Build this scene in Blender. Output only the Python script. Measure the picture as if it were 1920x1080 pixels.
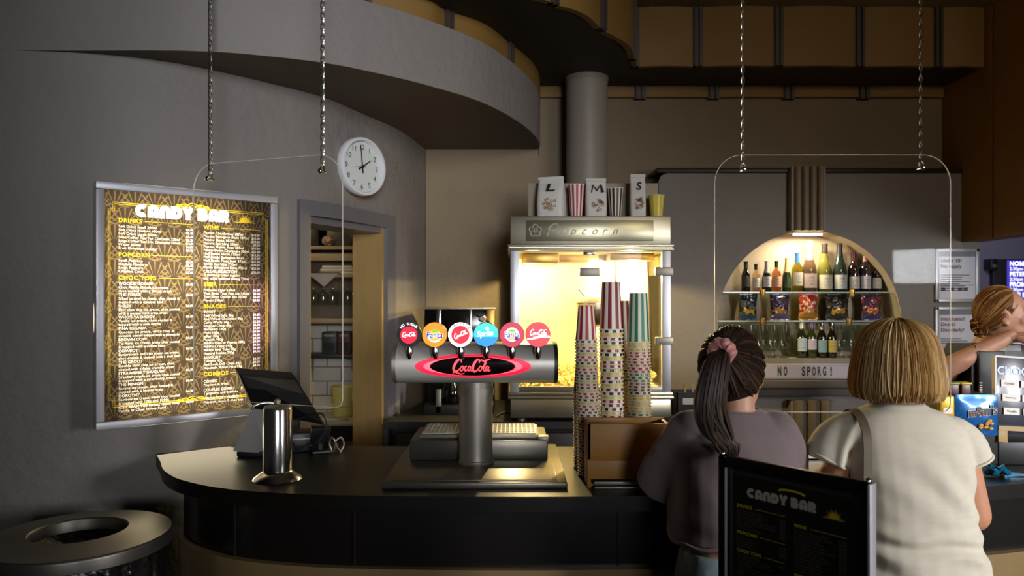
import bpy, bmesh, math, random
import numpy as np
from mathutils import Vector, Matrix, noise
R = math.radians
random.seed(7)
for o in list(bpy.data.objects): bpy.data.objects.remove(o)
sc = bpy.context.scene
C = sc.collection

# ------------------------------------------------------------------ camera
EYE, F = 1.68, 1400.0                      # eye height in metres, focal length in pixels of a 1920 px wide frame
cam_d = bpy.data.cameras.new('camera'); cam = bpy.data.objects.new('camera', cam_d); C.objects.link(cam)
cam.location = (0, 0, EYE); cam.rotation_euler = (R(90), 0, 0)
cam_d.sensor_width = 36; cam_d.lens = F / 1920 * 36; cam_d.shift_y = 20 / 1920
cam_d.clip_start = .05
cam_d.dof.use_dof = True; cam_d.dof.focus_distance = 2.6; cam_d.dof.aperture_fstop = 3.6
sc.camera = cam
vs = sc.view_settings
vs.view_transform = 'Standard'; vs.look = 'None'; vs.gamma = 1; vs.use_curve_mapping = False
vs.exposure = 0.0
cy = sc.cycles
cy.use_denoising = True; cy.max_bounces = 8; cy.transparent_max_bounces = 24
cy.diffuse_bounces = 4; cy.glossy_bounces = 4; cy.transmission_bounces = 6
cy.caustics_reflective = False; cy.caustics_refractive = False; cy.sample_clamp_indirect = 4.0

# ------------------------------------------------------------------ light that comes from the foyer
w = bpy.data.worlds.new('world'); sc.world = w; w.use_nodes = True
w.node_tree.nodes['Background'].inputs[0].default_value = (.74, .68, .62, 1)
w.node_tree.nodes['Background'].inputs[1].default_value = .024
def area(name, loc, target, sx, sy, col, power, shape='RECTANGLE', spread=180):
    d = bpy.data.lights.new(name, 'AREA'); d.shape = shape; d.size = sx
    if shape in ('RECTANGLE', 'ELLIPSE'): d.size_y = sy
    d.color = col; d.energy = power; d.spread = R(spread)
    o = bpy.data.objects.new(name, d); C.objects.link(o); o.location = loc
    o.rotation_euler = (Vector(target) - Vector(loc)).to_track_quat('-Z', 'Y').to_euler()
    return o
def point(name, loc, col, power, rad=.03, parent=None):
    d = bpy.data.lights.new(name, 'POINT'); d.color = col; d.energy = power; d.shadow_soft_size = rad
    o = bpy.data.objects.new(name, d); C.objects.link(o); o.location = loc; o.parent = parent
    return o
# the foyer doors behind the camera let daylight in
area('daylight_doors', (1.1, -3.6, 2.5), (-.62, 3.2, 2.40), 1.5, 2.0, (.91, .93, 1.0), 10.5, spread=27)
area('daylight_side', (5.2, -1.6, 2.3), (1.25, 2.1, 1.15), 1.0, 1.8, (.98, .97, 1.0), 25, spread=42)
# warm fill light, added to lift the right side of the back wall
area('warm_fill', (2.6, -.9, 3.2), (2.0, 4.6, 2.3), .6, .6, (1.0, .84, .64), 6, spread=70)
area('notice_fill', (3.18, -.9, 1.93), (2.35, 4.6, 1.85), .46, .26, (.93, .95, 1.0), 11, spread=66)  # added fill for the notices' wall, placed by its reflection in the acrylic
# purple light of the auditorium lobby next door
point('lobby_lamp', (3.9, 5.6, 2.35), (.72, .68, 1.0), 20, .12)
# kitchen lamp
point('kitchen_lamp', (-1.75, 4.35, 2.40), (1.0, .82, .55), 16, .06)

# ------------------------------------------------------------------ helpers
def at(px, py, Y): return Vector(((px - 960) / F * Y, Y, EYE - (py - 560) / F * Y))
def pl(px, py, z):
    Y = (EYE - z) * F / (py - 560); return Vector(((px - 960) / F * Y, Y, z))
def X(px, Y): return (px - 960) / F * Y
def Z(py, Y): return EYE - (py - 560) / F * Y

def lin(h):
    if not isinstance(h, str): return tuple(h) + (1,)
    h = h.lstrip('#'); out = []
    for i in (0, 2, 4):
        c = int(h[i:i+2], 16) / 255
        out.append(c / 12.92 if c <= .04045 else ((c + .055) / 1.055) ** 2.4)
    return tuple(out) + (1,)
MATS = {}
def M(name, col, rough=.5, metal=0., spec=.5, bump=None, var=(6, .12), coat=0., emit=0., trans=0., sheen=0., stretch=None, aniso=0., sss=0.):
    if name in MATS: return MATS[name]
    m = bpy.data.materials.new(name); m.use_nodes = True; nt = m.node_tree; N = nt.nodes; L = nt.links
    b = N['Principled BSDF']; col = lin(col)
    b.inputs['Roughness'].default_value = rough; b.inputs['Metallic'].default_value = metal
    b.inputs['Specular IOR Level'].default_value = spec; b.inputs['Coat Weight'].default_value = coat
    b.inputs['Coat Roughness'].default_value = .05
    b.inputs['Transmission Weight'].default_value = trans; b.inputs['Sheen Weight'].default_value = sheen
    if aniso: b.inputs['Anisotropic'].default_value = aniso
    if sss:
        b.inputs['Subsurface Weight'].default_value = sss; b.inputs['Subsurface Radius'].default_value = (.010, .004, .002); b.inputs['Subsurface Scale'].default_value = 1.0
    tc = N.new('ShaderNodeTexCoord'); mp = N.new('ShaderNodeMapping'); L.new(tc.outputs['Object'], mp.inputs['Vector'])
    if stretch: mp.inputs['Scale'].default_value = stretch
    nz = N.new('ShaderNodeTexNoise'); nz.inputs['Scale'].default_value = var[0]; nz.inputs['Detail'].default_value = 4
    L.new(mp.outputs[0], nz.inputs['Vector'])
    mx = N.new('ShaderNodeMix'); mx.data_type = 'RGBA'
    a = var[1]
    mx.inputs[6].default_value = tuple(c * (1 - a) for c in col[:3]) + (1,)
    mx.inputs[7].default_value = tuple(min(1, c * (1 + a)) for c in col[:3]) + (1,)
    L.new(nz.outputs['Fac'], mx.inputs[0]); L.new(mx.outputs[2], b.inputs['Base Color'])
    if emit:
        L.new(mx.outputs[2], b.inputs['Emission Color']); b.inputs['Emission Strength'].default_value = emit
    if bump:
        n2 = N.new('ShaderNodeTexNoise'); n2.inputs['Scale'].default_value = bump[0]; n2.inputs['Detail'].default_value = 6
        L.new(mp.outputs[0], n2.inputs['Vector'])
        bp = N.new('ShaderNodeBump'); bp.inputs['Strength'].default_value = bump[1]; bp.inputs['Distance'].default_value = bump[2] if len(bump) > 2 else .01
        L.new(n2.outputs['Fac'], bp.inputs['Height']); L.new(bp.outputs[0], b.inputs['Normal'])
    MATS[name] = m; return m
def glass(name, tint='ffffff', gloss=1.0, ior=1.45, rough=.02):
    if name in MATS: return MATS[name]
    m = bpy.data.materials.new(name); m.use_nodes = True; nt = m.node_tree; N = nt.nodes; L = nt.links
    N.remove(N['Principled BSDF']); out = N['Material Output']
    t = N.new('ShaderNodeBsdfTransparent'); t.inputs[0].default_value = lin(tint)
    g = N.new('ShaderNodeBsdfGlossy'); g.inputs['Roughness'].default_value = rough
    lw = N.new('ShaderNodeLayerWeight'); lw.inputs[0].default_value = .5          # Schlick: the same from both sides of a thin pane
    pw = N.new('ShaderNodeMath'); pw.operation = 'POWER'; pw.inputs[1].default_value = 5; L.new(lw.outputs['Facing'], pw.inputs[0])
    f0 = ((ior - 1) / (ior + 1)) ** 2
    ml = N.new('ShaderNodeMath'); ml.operation = 'MULTIPLY_ADD'; ml.inputs[1].default_value = (1 - f0) * gloss; ml.inputs[2].default_value = f0 * gloss; L.new(pw.outputs[0], ml.inputs[0])
    mx = N.new('ShaderNodeMixShader'); L.new(ml.outputs[0], mx.inputs[0]); L.new(t.outputs[0], mx.inputs[1]); L.new(g.outputs[0], mx.inputs[2])
    L.new(mx.outputs[0], out.inputs[0]); MATS[name] = m; return m
def sheet(name, col, tr=.6):
    """a printed translucent film that a lamp behind it lights up"""
    if name in MATS: return MATS[name]
    m = bpy.data.materials.new(name); m.use_nodes = True; nt = m.node_tree; N = nt.nodes; L = nt.links
    N.remove(N['Principled BSDF']); out = N['Material Output']; c = lin(col)
    nz = N.new('ShaderNodeTexNoise'); nz.inputs['Scale'].default_value = 9
    mx0 = N.new('ShaderNodeMix'); mx0.data_type = 'RGBA'; L.new(nz.outputs['Fac'], mx0.inputs[0])
    mx0.inputs[6].default_value = tuple(x * .94 for x in c[:3]) + (1,); mx0.inputs[7].default_value = c
    t = N.new('ShaderNodeBsdfTranslucent'); d = N.new('ShaderNodeBsdfDiffuse')
    L.new(mx0.outputs[2], t.inputs[0]); L.new(mx0.outputs[2], d.inputs[0])
    mx = N.new('ShaderNodeMixShader'); mx.inputs[0].default_value = tr; L.new(d.outputs[0], mx.inputs[1]); L.new(t.outputs[0], mx.inputs[2])
    L.new(mx.outputs[0], out.inputs[0]); MATS[name] = m; return m

class MB:
    def __init__(s): s.v = []; s.f = []; s.m = []
    def add(s, vs, fs, mi=0, T=None):
        b = len(s.v)
        if T is None: s.v += [tuple(v) for v in vs]
        elif callable(T): s.v += [tuple(T(Vector(v))) for v in vs]
        else: s.v += [tuple(T @ Vector(v)) for v in vs]
        for f in fs: s.f.append([b + i for i in f]); s.m.append(mi)
        return s
    def bm(s, bm, mi=0, T=None):
        bm.verts.index_update()
        s.add([v.co.copy() for v in bm.verts], [[v.index for v in f.verts] for f in bm.faces], mi, T); bm.free(); return s
    def box(s, x0, x1, y0, y1, z0, z1, mi=0, T=None, r=0., seg=2):
        bm = bmesh.new(); bmesh.ops.create_cube(bm, size=1)
        for v in bm.verts:
            v.co = Vector((x0 + (v.co.x + .5) * (x1 - x0), y0 + (v.co.y + .5) * (y1 - y0), z0 + (v.co.z + .5) * (z1 - z0)))
        if r: bmesh.ops.bevel(bm, geom=list(bm.edges), offset=r, segments=seg, affect='EDGES', profile=.5)
        return s.bm(bm, mi, T)
    def lathe(s, prof, n=24, c=(0, 0, 0), mi=0, T=None, sx=1., sy=1., cap0=True, cap1=True, mf=None):
        vs = []; fs = []; ms = []
        for (r, z) in prof:
            for k in range(n):
                a = 2 * math.pi * k / n; vs.append((c[0] + r * sx * math.cos(a), c[1] + r * sy * math.sin(a), c[2] + z))
        for i in range(len(prof) - 1):
            for k in range(n):
                fs.append([i*n+k, i*n+(k+1) % n, (i+1)*n+(k+1) % n, (i+1)*n+k]); ms.append(mf(i, k) if mf else mi)
        if cap0: fs.append(list(range(n))[::-1]); ms.append(mi)
        if cap1: fs.append([(len(prof)-1)*n + k for k in range(n)]); ms.append(mi)
        b = len(s.f); s.add(vs, fs, mi, T); s.m[b:] = ms; return s
    def tube(s, path, r, n=8, mi=0, T=None, closed=False, flat=1.):
        P = [Vector(p) for p in path]; vs = []; fs = []; k = len(P); up = None
        for i, p in enumerate(P):
            if closed: d = P[(i+1) % k] - P[i-1]
            else: d = P[min(i+1, k-1)] - P[max(i-1, 0)]
            d.normalize()
            if up is None:
                up = Vector((0, 0, 1)) if abs(d.z) < .9 else Vector((0, 1, 0))
            a = d.cross(up)
            if a.length < 1e-6: a = d.orthogonal()
            a.normalize(); up = a.cross(d).normalized()
            rr = r[i] if isinstance(r, (list, tuple)) else r
            for j in range(n):
                t = 2 * math.pi * j / n; vs.append(p + (a * math.cos(t) + up * math.sin(t) * flat) * rr)
        m_ = k if closed else k - 1
        for i in range(m_):
            for j in range(n):
                i2 = (i + 1) % k
                fs.append([i*n+j, i*n+(j+1) % n, i2*n+(j+1) % n, i2*n+j])
        if not closed: fs.append(list(range(n))[::-1]); fs.append([(k-1)*n + j for j in range(n)])
        return s.add(vs, fs, mi, T)
    def prism(s, pts, a0, a1, axis='y', mi=0, T=None):
        """closed outline swept along an axis: y -> pts are (x,z); z -> (x,y); x -> (y,z)"""
        n = len(pts)
        def mk(p, a): return (p[0], a, p[1]) if axis == 'y' else (p[0], p[1], a) if axis == 'z' else (a, p[0], p[1])
        vs = [mk(p, a0) for p in pts] + [mk(p, a1) for p in pts]
        fs = [list(range(n)), list(range(2*n-1, n-1, -1))] + [[i, i+n, (i+1) % n + n, (i+1) % n] for i in range(n)]
        return s.add(vs, fs, mi, T)
    def ell(s, c, rx, ry, rz, n=16, m=10, mi=0, T=None):
        prof = [(math.sin(math.pi * i / m), -math.cos(math.pi * i / m)) for i in range(m + 1)]
        vs = []; fs = []
        for (r, z) in prof[1:-1]:
            for k in range(n):
                a = 2*math.pi*k/n; vs.append((c[0] + rx*r*math.cos(a), c[1] + ry*r*math.sin(a), c[2] + rz*z))
        q = m - 1
        for i in range(q - 1):
            for k in range(n): fs.append([i*n+k, i*n+(k+1) % n, (i+1)*n+(k+1) % n, (i+1)*n+k])
        b = len(vs); vs += [(c[0], c[1], c[2] - rz), (c[0], c[1], c[2] + rz)]
        for k in range(n): fs.append([b, (k+1) % n, k]); fs.append([b+1, (q-1)*n+k, (q-1)*n+(k+1) % n])
        return s.add(vs, fs, mi, T)
    def flat(s, pts, mi=0, T=None): return s.add(pts, [list(range(len(pts)))], mi, T)
    def ribbon(s, pts, w, mi=0, T=None, closed=False):
        """a stroke in the local x,z plane (y = 0); w a width or one per point"""
        P = [Vector((p[0], p[1])) for p in pts]; k = len(P); vs = []; fs = []
        for i in range(k):
            if closed: d = P[(i+1) % k] - P[i-1]
            else: d = P[min(i+1, k-1)] - P[max(i-1, 0)]
            if d.length < 1e-9: d = Vector((1, 0))
            d.normalize(); nn = Vector((-d.y, d.x)); ww = (w[i] if isinstance(w, (list, tuple)) else w) / 2
            a = P[i] + nn * ww; b = P[i] - nn * ww; vs += [(a.x, 0, a.y), (b.x, 0, b.y)]
        for i in range(k if closed else k - 1):
            j = (i + 1) % k; fs.append([2*i, 2*i+1, 2*j+1, 2*j])
        return s.add(vs, fs, mi, T)
    def build(s, name, mats, parent=None, smooth=40, loc=None):
        me = bpy.data.meshes.new(name); me.from_pydata(s.v, [], s.f)
        for m in (mats if isinstance(mats, (list, tuple)) else [mats]): me.materials.append(m)
        me.polygons.foreach_set('material_index', s.m)
        bm = bmesh.new(); bm.from_mesh(me); bmesh.ops.recalc_face_normals(bm, faces=bm.faces); bm.to_mesh(me); bm.free()
        if smooth:
            me.polygons.foreach_set('use_smooth', [True] * len(me.polygons)); me.set_sharp_from_angle(angle=R(smooth))
        me.update()
        o = bpy.data.objects.new(name, me); C.objects.link(o)
        if parent: o.parent = parent
        if loc: o.location = loc
        return o
def tag(o, label, cat, group=None, kind=None):
    o['label'] = label; o['category'] = cat
    if group: o['group'] = group
    if kind: o['kind'] = kind
    return o
def thing(name, label, cat, loc=(0, 0, 0), rz=0., group=None):
    o = bpy.data.objects.new(name, None); C.objects.link(o); o.location = loc; o.rotation_euler = (0, 0, rz)
    o.empty_display_size = .05
    return tag(o, label, cat, group)
def struct(o, label=None):
    o['kind'] = 'structure'
    if label: o['label'] = label
    return o
def copy_tree(o, parent=None):
    c = o.copy(); C.objects.link(c); c.parent = parent
    for ch in [x for x in C.objects if x.parent == o]: copy_tree(ch, c)
    return c
def cat(pts, n=8):
    P = [Vector(p) for p in pts]; out = []
    for i in range(len(P) - 1):
        p0 = P[max(i-1, 0)]; p1 = P[i]; p2 = P[i+1]; p3 = P[min(i+2, len(P)-1)]
        for k in range(n):
            t = k / n
            out.append(.5 * ((2*p1) + (p2-p0)*t + (2*p0-5*p1+4*p2-p3)*t*t + (3*p1-p0-3*p2+p3)*t**3))
    out.append(P[-1]); return out
_txt = {}
def glyphs(body, size=1., bold=0., shear=0., align='LEFT', space=1.):
    key = (body, bold, shear, align, space)
    if key not in _txt:
        cu = bpy.data.curves.new('t', 'FONT'); cu.body = body; cu.size = 1; cu.offset = bold; cu.shear = shear
        cu.align_x = align; cu.space_character = space; cu.resolution_u = 3
        ob = bpy.data.objects.new('t', cu); me = ob.to_mesh()
        _txt[key] = ([v.co.copy() for v in me.vertices], [list(p.vertices) for p in me.polygons])
        ob.to_mesh_clear(); bpy.data.objects.remove(ob); bpy.data.curves.remove(cu)
    vs, fs = _txt[key]
    return [Vector((v.x * size, 0, v.y * size)) for v in vs], fs
def fit(body, width, height, bold=0., shear=0., space=1.):
    """lettering scaled to a box of width x height, starting at 0,0"""
    vs, fs = glyphs(body, 1, bold, shear, 'LEFT', space)
    x0 = min(v.x for v in vs); x1 = max(v.x for v in vs); z0 = min(v.z for v in vs); z1 = max(v.z for v in vs)
    return [Vector(((v.x-x0)/(x1-x0)*width, 0, (v.z-z0)/(z1-z0)*height)) for v in vs], fs
def off(x=0, y=0, z=0): return Matrix.Translation((x, y, z))
def arc(cx, cz, rx, rz, a0, a1, n=14): return [(cx + rx*math.cos(R(a0+(a1-a0)*i/n)), cz + rz*math.sin(R(a0+(a1-a0)*i/n))) for i in range(n+1)]
def ellipse_pts(cx, cz, rx, rz, n=32): return [(cx + rx*math.cos(2*math.pi*i/n), cz + rz*math.sin(2*math.pi*i/n)) for i in range(n)]
def disc(mb, cx, cz, r, mi=0, T=None, rz=None, n=32): mb.flat([(p[0], 0, p[1]) for p in ellipse_pts(cx, cz, r, rz or r, n)], mi, T)

# lettering of the cola script, drawn as pen strokes in a box about 10 x 4
def cola_script(mb, width, mi=0, T=None):
    k = width / 10.
    def S(pts, w0, w1=None, sub=5):
        q = cat([(p[0], p[1], 0) for p in pts], sub); n = len(q)
        ws = [k * (w0 + ((w1 if w1 is not None else w0) - w0) * math.sin(math.pi * i / (n-1))) for i in range(n)]
        mb.ribbon([(p.x*k, p.y*k) for p in q], ws, mi, T)
    S([(2.45,3.0),(2.5,3.55),(2.05,3.8),(1.3,3.2),(.7,2.1),(.55,1.2),(.95,.75),(1.7,1.0),(2.15,1.5)], .22, .62)
    S([(.3,.25),(.8,.55),(1.6,.3),(2.4,.05),(3.3,.25)], .12, .34)
    S([(2.75,2.1),(2.35,1.7),(2.25,1.1),(2.5,.85),(2.9,1.2),(3.05,1.8),(2.75,2.1),(3.2,1.85)], .26, .3)
    S([(3.95,1.95),(3.65,2.05),(3.35,1.5),(3.4,.95),(3.75,.9),(4.1,1.3)], .26, .34)
    S([(4.85,1.95),(4.5,2.05),(4.2,1.5),(4.25,.95),(4.6,1.05),(4.9,1.9),(4.8,1.1),(5.05,.9),(5.3,1.2)], .26, .3)
    S([(5.2,1.95),(5.5,2.05)], .3, .3)
    S([(7.0,2.9),(7.15,3.4),(6.7,3.75),(6.0,3.1),(5.5,2.0),(5.45,1.1),(5.85,.7),(6.5,1.0),(6.85,1.5)], .22, .62)
    S([(6.9,3.15),(7.6,3.6),(8.3,3.35),(9.2,3.7),(9.9,3.75)], .14, .44)
    S([(7.4,2.1),(7.0,1.7),(6.95,1.1),(7.2,.85),(7.6,1.2),(7.75,1.8),(7.4,2.1),(7.9,1.85)], .26, .3)
    S([(8.1,1.5),(8.7,2.8),(8.75,3.3),(8.5,3.0),(8.2,1.9),(8.15,1.1),(8.4,.85),(8.7,1.2)], .26, .3)
    S([(9.35,1.95),(9.0,2.05),(8.7,1.5),(8.75,.95),(9.1,1.05),(9.45,1.9),(9.3,1.1),(9.55,.85),(9.85,1.25)], .26, .34)

# ------------------------------------------------------------------ materials
PLASTER = M('grey_plaster', '878079', .62, bump=(22, .5, .014), var=(2.2, .10), spec=.35)
PLASTER_WARMLIT = M('warm_lit_plaster', '84745a', .6, bump=(30, .35, .010), var=(3, .10), spec=.35)  # same paint as the grey plaster, with warm light put into the colour
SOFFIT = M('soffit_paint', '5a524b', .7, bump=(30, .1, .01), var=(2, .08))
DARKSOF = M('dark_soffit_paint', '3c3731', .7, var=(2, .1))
OCHRE = M('ochre_panel', '8c6a32', .6, bump=(60, .08, .005), var=(3, .12))
PILASTER = M('pilaster_brown', '4a4038', .5, var=(8, .12))
BROWNWALL = M('brown_wall', '9a6c34', .6, var=(2, .18), bump=(50, .1, .005))
CEIL = M('textured_ceiling', '8b8272', .8, bump=(26, .8, .02), var=(5, .15))
TRIMGREY = M('grey_gloss_trim', '6f6c6d', .35, var=(4, .06))
BLACKGLOSS = M('black_laminate', '14110f', .28, var=(3, .15), bump=(90, .05, .002))
COUNTERTOP = M('black_counter_top', '0f0d0a', .36, spec=.3, var=(5, .2), bump=(120, .08, .002))
STEEL = M('brushed_steel', 'b2ada2', .38, .8, var=(30, .06), stretch=(1, 1, .06), bump=(200, .03, .001))
STEELD = M('dull_steel', '8a857a', .45, .8, var=(14, .12))
CHROME = M('chrome', 'c4c2be', .16, 1., var=(4, .02))
ALU = M('silver_frame', 'c6c5c9', .42, .45, var=(9, .05))
BLACKPL = M('black_plastic', '151516', .4, var=(12, .15), bump=(260, .05, .001))
BLACKSAT = M('black_satin', '1e1c1b', .5, var=(7, .15))
WHITE = M('white_paper', 'dcd9d2', .7, var=(9, .05))
INK = M('black_ink', '171515', .6, var=(9, .1))
WOOD = M('brown_wood', 'a8752e', .5, var=(5, .22), stretch=(1, 1, 9), bump=(30, .1, .003))
PALEWOOD = M('pale_wood', 'a08350', .55, var=(7, .18), stretch=(6, 6, 1))
CLEAR = glass('clear_acrylic', 'fdfdfd', .07)
CLEARG = glass('clear_glass', 'f7f9f7', 1.8, 1.5)
# ------------------------------------------------------------------ the room shell
K = 1.05
SOFZ, FASZ, UPZ, CEZ = 2.5725, 2.842, 3.045, 3.389
o = MB().box(-6, 6.5, -4, 8, -.05, 0).build('floor', M('dark_floor', '2a2622', .4, var=(3, .2))); struct(o)
o = MB().box(-6, 6.5, -.6, 4.9, CEZ, CEZ + .08).build('ceiling', CEIL); struct(o)

wl = [(-4.6,2.36),(-3.4,2.44),(-2.5,2.505),(-1.98,2.535),(-1.66,2.556),(-1.445,2.592),(-1.268,2.662),(-1.127,2.767),(-.965,2.938),(-.796,3.156),(-.682,3.449),(-.567,3.778),(-.50,4.205),(-.492,4.27)]
wl = [p.xy for p in cat([(a*K, b*K, 0) for a, b in wl], 6)]
def normal_at(P, i):
    d = (P[min(i+1, len(P)-1)] - P[max(i-1, 0)]).normalized(); return Vector((-d.y, d.x))     # away from the room
def ray_cut(px):
    """where the sight line of a pixel column meets the curved wall"""
    s_ = (px - 960) / F
    for i in range(len(wl) - 1):
        a, b = wl[i], wl[i+1]; fa = a.x - s_*a.y; fb = b.x - s_*b.y
        if fa * fb <= 0: t = fa / (fa - fb); return a.lerp(b, t)
D0, D1 = ray_cut(575), ray_cut(720)         # the door opening
DO0, DO1 = ray_cut(557), ray_cut(735)       # outside of its frame
DZ, DOZ = 2.04, 2.105
def idx_le(p): return max(i for i in range(len(wl)) if wl[i].y <= p.y + 1e-6)
i0, i1 = idx_le(D0), idx_le(D1) + 1
seg_a = wl[:i0+1] + [D0]; seg_m = [D0] + wl[i0+1:i1] + [D1]; seg_b = [D1] + wl[i1:]
TH = .14
def strip(mb, P, z0, z1, th=TH, mi=0):
    n = len(P); vs = []
    for i, p in enumerate(P):
        q = p + normal_at(P, i) * th
        vs += [(p.x, p.y, z0), (p.x, p.y, z1), (q.x, q.y, z0), (q.x, q.y, z1)]
    fs = []
    for i in range(n - 1):
        a, b = 4*i, 4*(i+1)
        fs += [[a, b, b+1, a+1], [a+2, a+3, b+3, b+2], [a+1, b+1, b+3, a+3], [a, a+2, b+2, b]]
    fs += [[0, 1, 3, 2], [4*n-4, 4*n-2, 4*n-1, 4*n-3]]
    mb.add(vs, fs, mi)
m = MB(); strip(m, seg_a, 0, CEZ); strip(m, seg_b, 0, SOFZ + .1); strip(m, seg_m, DZ, SOFZ + .1)
struct(m.build('wall_left', PLASTER, smooth=50))

# door frame: casing on the room side, tan timber jamb, dark stop
door = MB()
def casing(mb, P, z0, z1, out, th):
    n = len(P); vs = []
    for i, p in enumerate(P):
        nn = normal_at(P, i); a = p - nn * out; b = p - nn * (out - th)
        vs += [(a.x, a.y, z0), (a.x, a.y, z1), (b.x, b.y, z0), (b.x, b.y, z1)]
    fs = []
    for i in range(n - 1):
        a, b = 4*i, 4*(i+1); fs += [[a, b, b+1, a+1], [a+2, a+3, b+3, b+2], [a+1, b+1, b+3, a+3], [a, a+2, b+2, b]]
    fs += [[0, 1, 3, 2], [4*n-4, 4*n-2, 4*n-1, 4*n-3]]; mb.add(vs, fs)
def between(a, b): return [a] + [p for p in wl if a.y + 1e-4 < p.y < b.y - 1e-4] + [b]
casing(door, between(DO0, D0), 0, DOZ, .022, .03); casing(door, between(D1, DO1), 0, DOZ, .022, .03)
casing(door, between(D0, D1), DZ, DOZ, .022, .03)
dr = struct(door.build('door_1', TRIMGREY, smooth=40), 'grey door frame in the curved wall')
jm = MB()
n1 = normal_at(seg_m, len(seg_m) - 1); n0 = normal_at(seg_m, 0)
for p, nn, s_ in ((D1, n1, -1), (D0, n0, 1)):
    t = Vector((nn.y, -nn.x)) * s_          # into the opening
    a = p; b = p + nn * .17; c_ = b + t * .022; d_ = a + t * .022
    jm.prism([a, b, c_, d_], 0, DZ, 'z')
jm.build('door_jamb', PALEWOOD, dr, 0)
hd = MB(); a, b = D0, D1
hd.prism([a, b, b + n1*.17, a + n0*.17], DZ - .03, DZ, 'z'); hd.build('door_head', TRIMGREY, dr, 0)

# back wall behind the popcorn machine (near part) and the main back wall
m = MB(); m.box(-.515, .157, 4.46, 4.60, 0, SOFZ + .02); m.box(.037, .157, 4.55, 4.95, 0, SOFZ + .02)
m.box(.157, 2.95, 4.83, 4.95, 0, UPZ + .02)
struct(m.build('wall_back', PLASTER_WARMLIT, smooth=0))

# lower soffit with its bowed fascia
fas = [pl(x, y, SOFZ) for x, y in ((90,95),(187,95),(280,94.7),(367,96),(467,102),(607,118),(700,136),(800,160),(900,191),(967,226),(1003,256),(1011,275))]
fas = [p.xy for p in cat(fas, 6)]
fas = [Vector((-2.9, 2.63)), Vector((-2.2, 2.672))] + fas
out = [(p.x, p.y) for p in fas] + [(.165, 4.60), (.165, 4.84), (-.62, 4.84), (-.95, 4.2), (-1.5, 3.2), (-2.9, 2.85)]
m = MB(); m.prism(out, SOFZ, FASZ, 'z')
struct(m.build('trim_1', [SOFFIT], smooth=45), 'bowed grey soffit above the counter')
m = MB(); strip(m, fas, SOFZ - .001, FASZ + .002, -.006); struct(m.build('trim_2', PLASTER, smooth=60), 'curved fascia of the low soffit')

# ochre frieze set back above the fascia, then the dark upper soffit, then the tall ochre panels
def frieze(name, P, z0, z1, splits, bulge, label, pil_w=.055, plinth=.0):
    """P: plan points; splits: plan points where the pilasters stand"""
    L_ = [0]
    for i in range(1, len(P)): L_.append(L_[-1] + (P[i] - P[i-1]).length)
    def s_of(q):
        best = None
        for i in range(len(P) - 1):
            d = P[i+1] - P[i]; t = max(0, min(1, (q - P[i]).dot(d) / d.length_squared)); e = (P[i] + d*t - q).length
            if best is None or e < best[0]: best = (e, L_[i] + t * d.length)
        return best[1]
    def pt(s):
        s = max(0, min(L_[-1], s)); i = max(k for k in range(len(L_)) if L_[k] <= s + 1e-9); i = min(i, len(P) - 2)
        d = P[i+1] - P[i]; return P[i] + d * ((s - L_[i]) / d.length), Vector((d.y, -d.x)).normalized()
    S = [0] + [s_of(q) for q in splits] + [L_[-1]]
    root = None; base = MB()
    q = [pt(L_[-1] * i / 60) for i in range(61)]
    vs = [];
    for p, nn in q: vs += [(p.x - nn.x*.03, p.y - nn.y*.03, z0), (p.x - nn.x*.03, p.y - nn.y*.03, z1)]
    base.add(vs, [[2*i, 2*i+2, 2*i+3, 2*i+1] for i in range(60)])
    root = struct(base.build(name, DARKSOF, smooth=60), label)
    for i in range(len(S) - 1):
        a, b = S[i] + (pil_w*.5 if i else 0), S[i+1] - (pil_w*.5 if i < len(S)-2 else 0)
        if b - a < .02: continue
        mb = MB(); vs = []; n = 12
        for k in range(n + 1):
            t = k / n; p, nn = pt(a + (b-a)*t); o_ = nn * (bulge * math.sin(math.pi * t)); p = p + o_
            e = p - nn * .035
            vs += [(p.x, p.y, z0 + plinth), (p.x, p.y, z1), (e.x, e.y, z0 + plinth), (e.x, e.y, z1)]
        fs = []
        for k in range(n):
            A, B = 4*k, 4*(k+1); fs += [[A, B, B+1, A+1], [A, A+2, B+2, B], [A+1, B+1, B+3, A+3]]
        fs += [[0, 1, 3, 2], [4*n, 4*n+2, 4*n+3, 4*n+1]]
        mb.add(vs, fs); mb.build('ochre_panel', OCHRE, root, 50)
    for s in S[1:-1]:
        p, nn = pt(s); t = Vector((-nn.y, nn.x)); mb = MB()
        for k in (-1, 1):
            c_ = p + t * (k * pil_w * .25); h = pil_w * .2
            mb.prism([c_ - t*h - nn*.03, c_ + t*h - nn*.03, c_ + t*h*.6 + nn*.016, c_ - t*h*.6 + nn*.016], z0, z1, 'z')
        mb.prism([p - t*pil_w*.5 - nn*.03, p + t*pil_w*.5 - nn*.03, p + t*pil_w*.5 + nn*.002, p - t*pil_w*.5 + nn*.002], z0, z1, 'z')
        mb.build('fluted_pilaster', PILASTER, root, 0)
    return root
lowf = [Vector((-1.7, 3.0)), Vector((-1.1, 3.12)), Vector((-.75, 3.23))] + [pl(x, y, UPZ).xy for x, y in ((793,0),(833,18),(900,43),(950,77),(985,106),(1004,130),(1011,150))] + [Vector((.165, 4.7)), Vector((.165, 4.84))]
lowf = [p.xy for p in cat([(a.x, a.y, 0) for a in lowf], 6)]
sp = [pl(x, y, UPZ).xy for x, y in ((690,-30),(840,22),(956,82))]
frieze('trim_3', lowf, FASZ - .01, UPZ, sp, .012, 'low ochre frieze over the bowed fascia', .06, .085)
bk = [Vector((.17, 4.80)), Vector((2.775, 4.80))]
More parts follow.
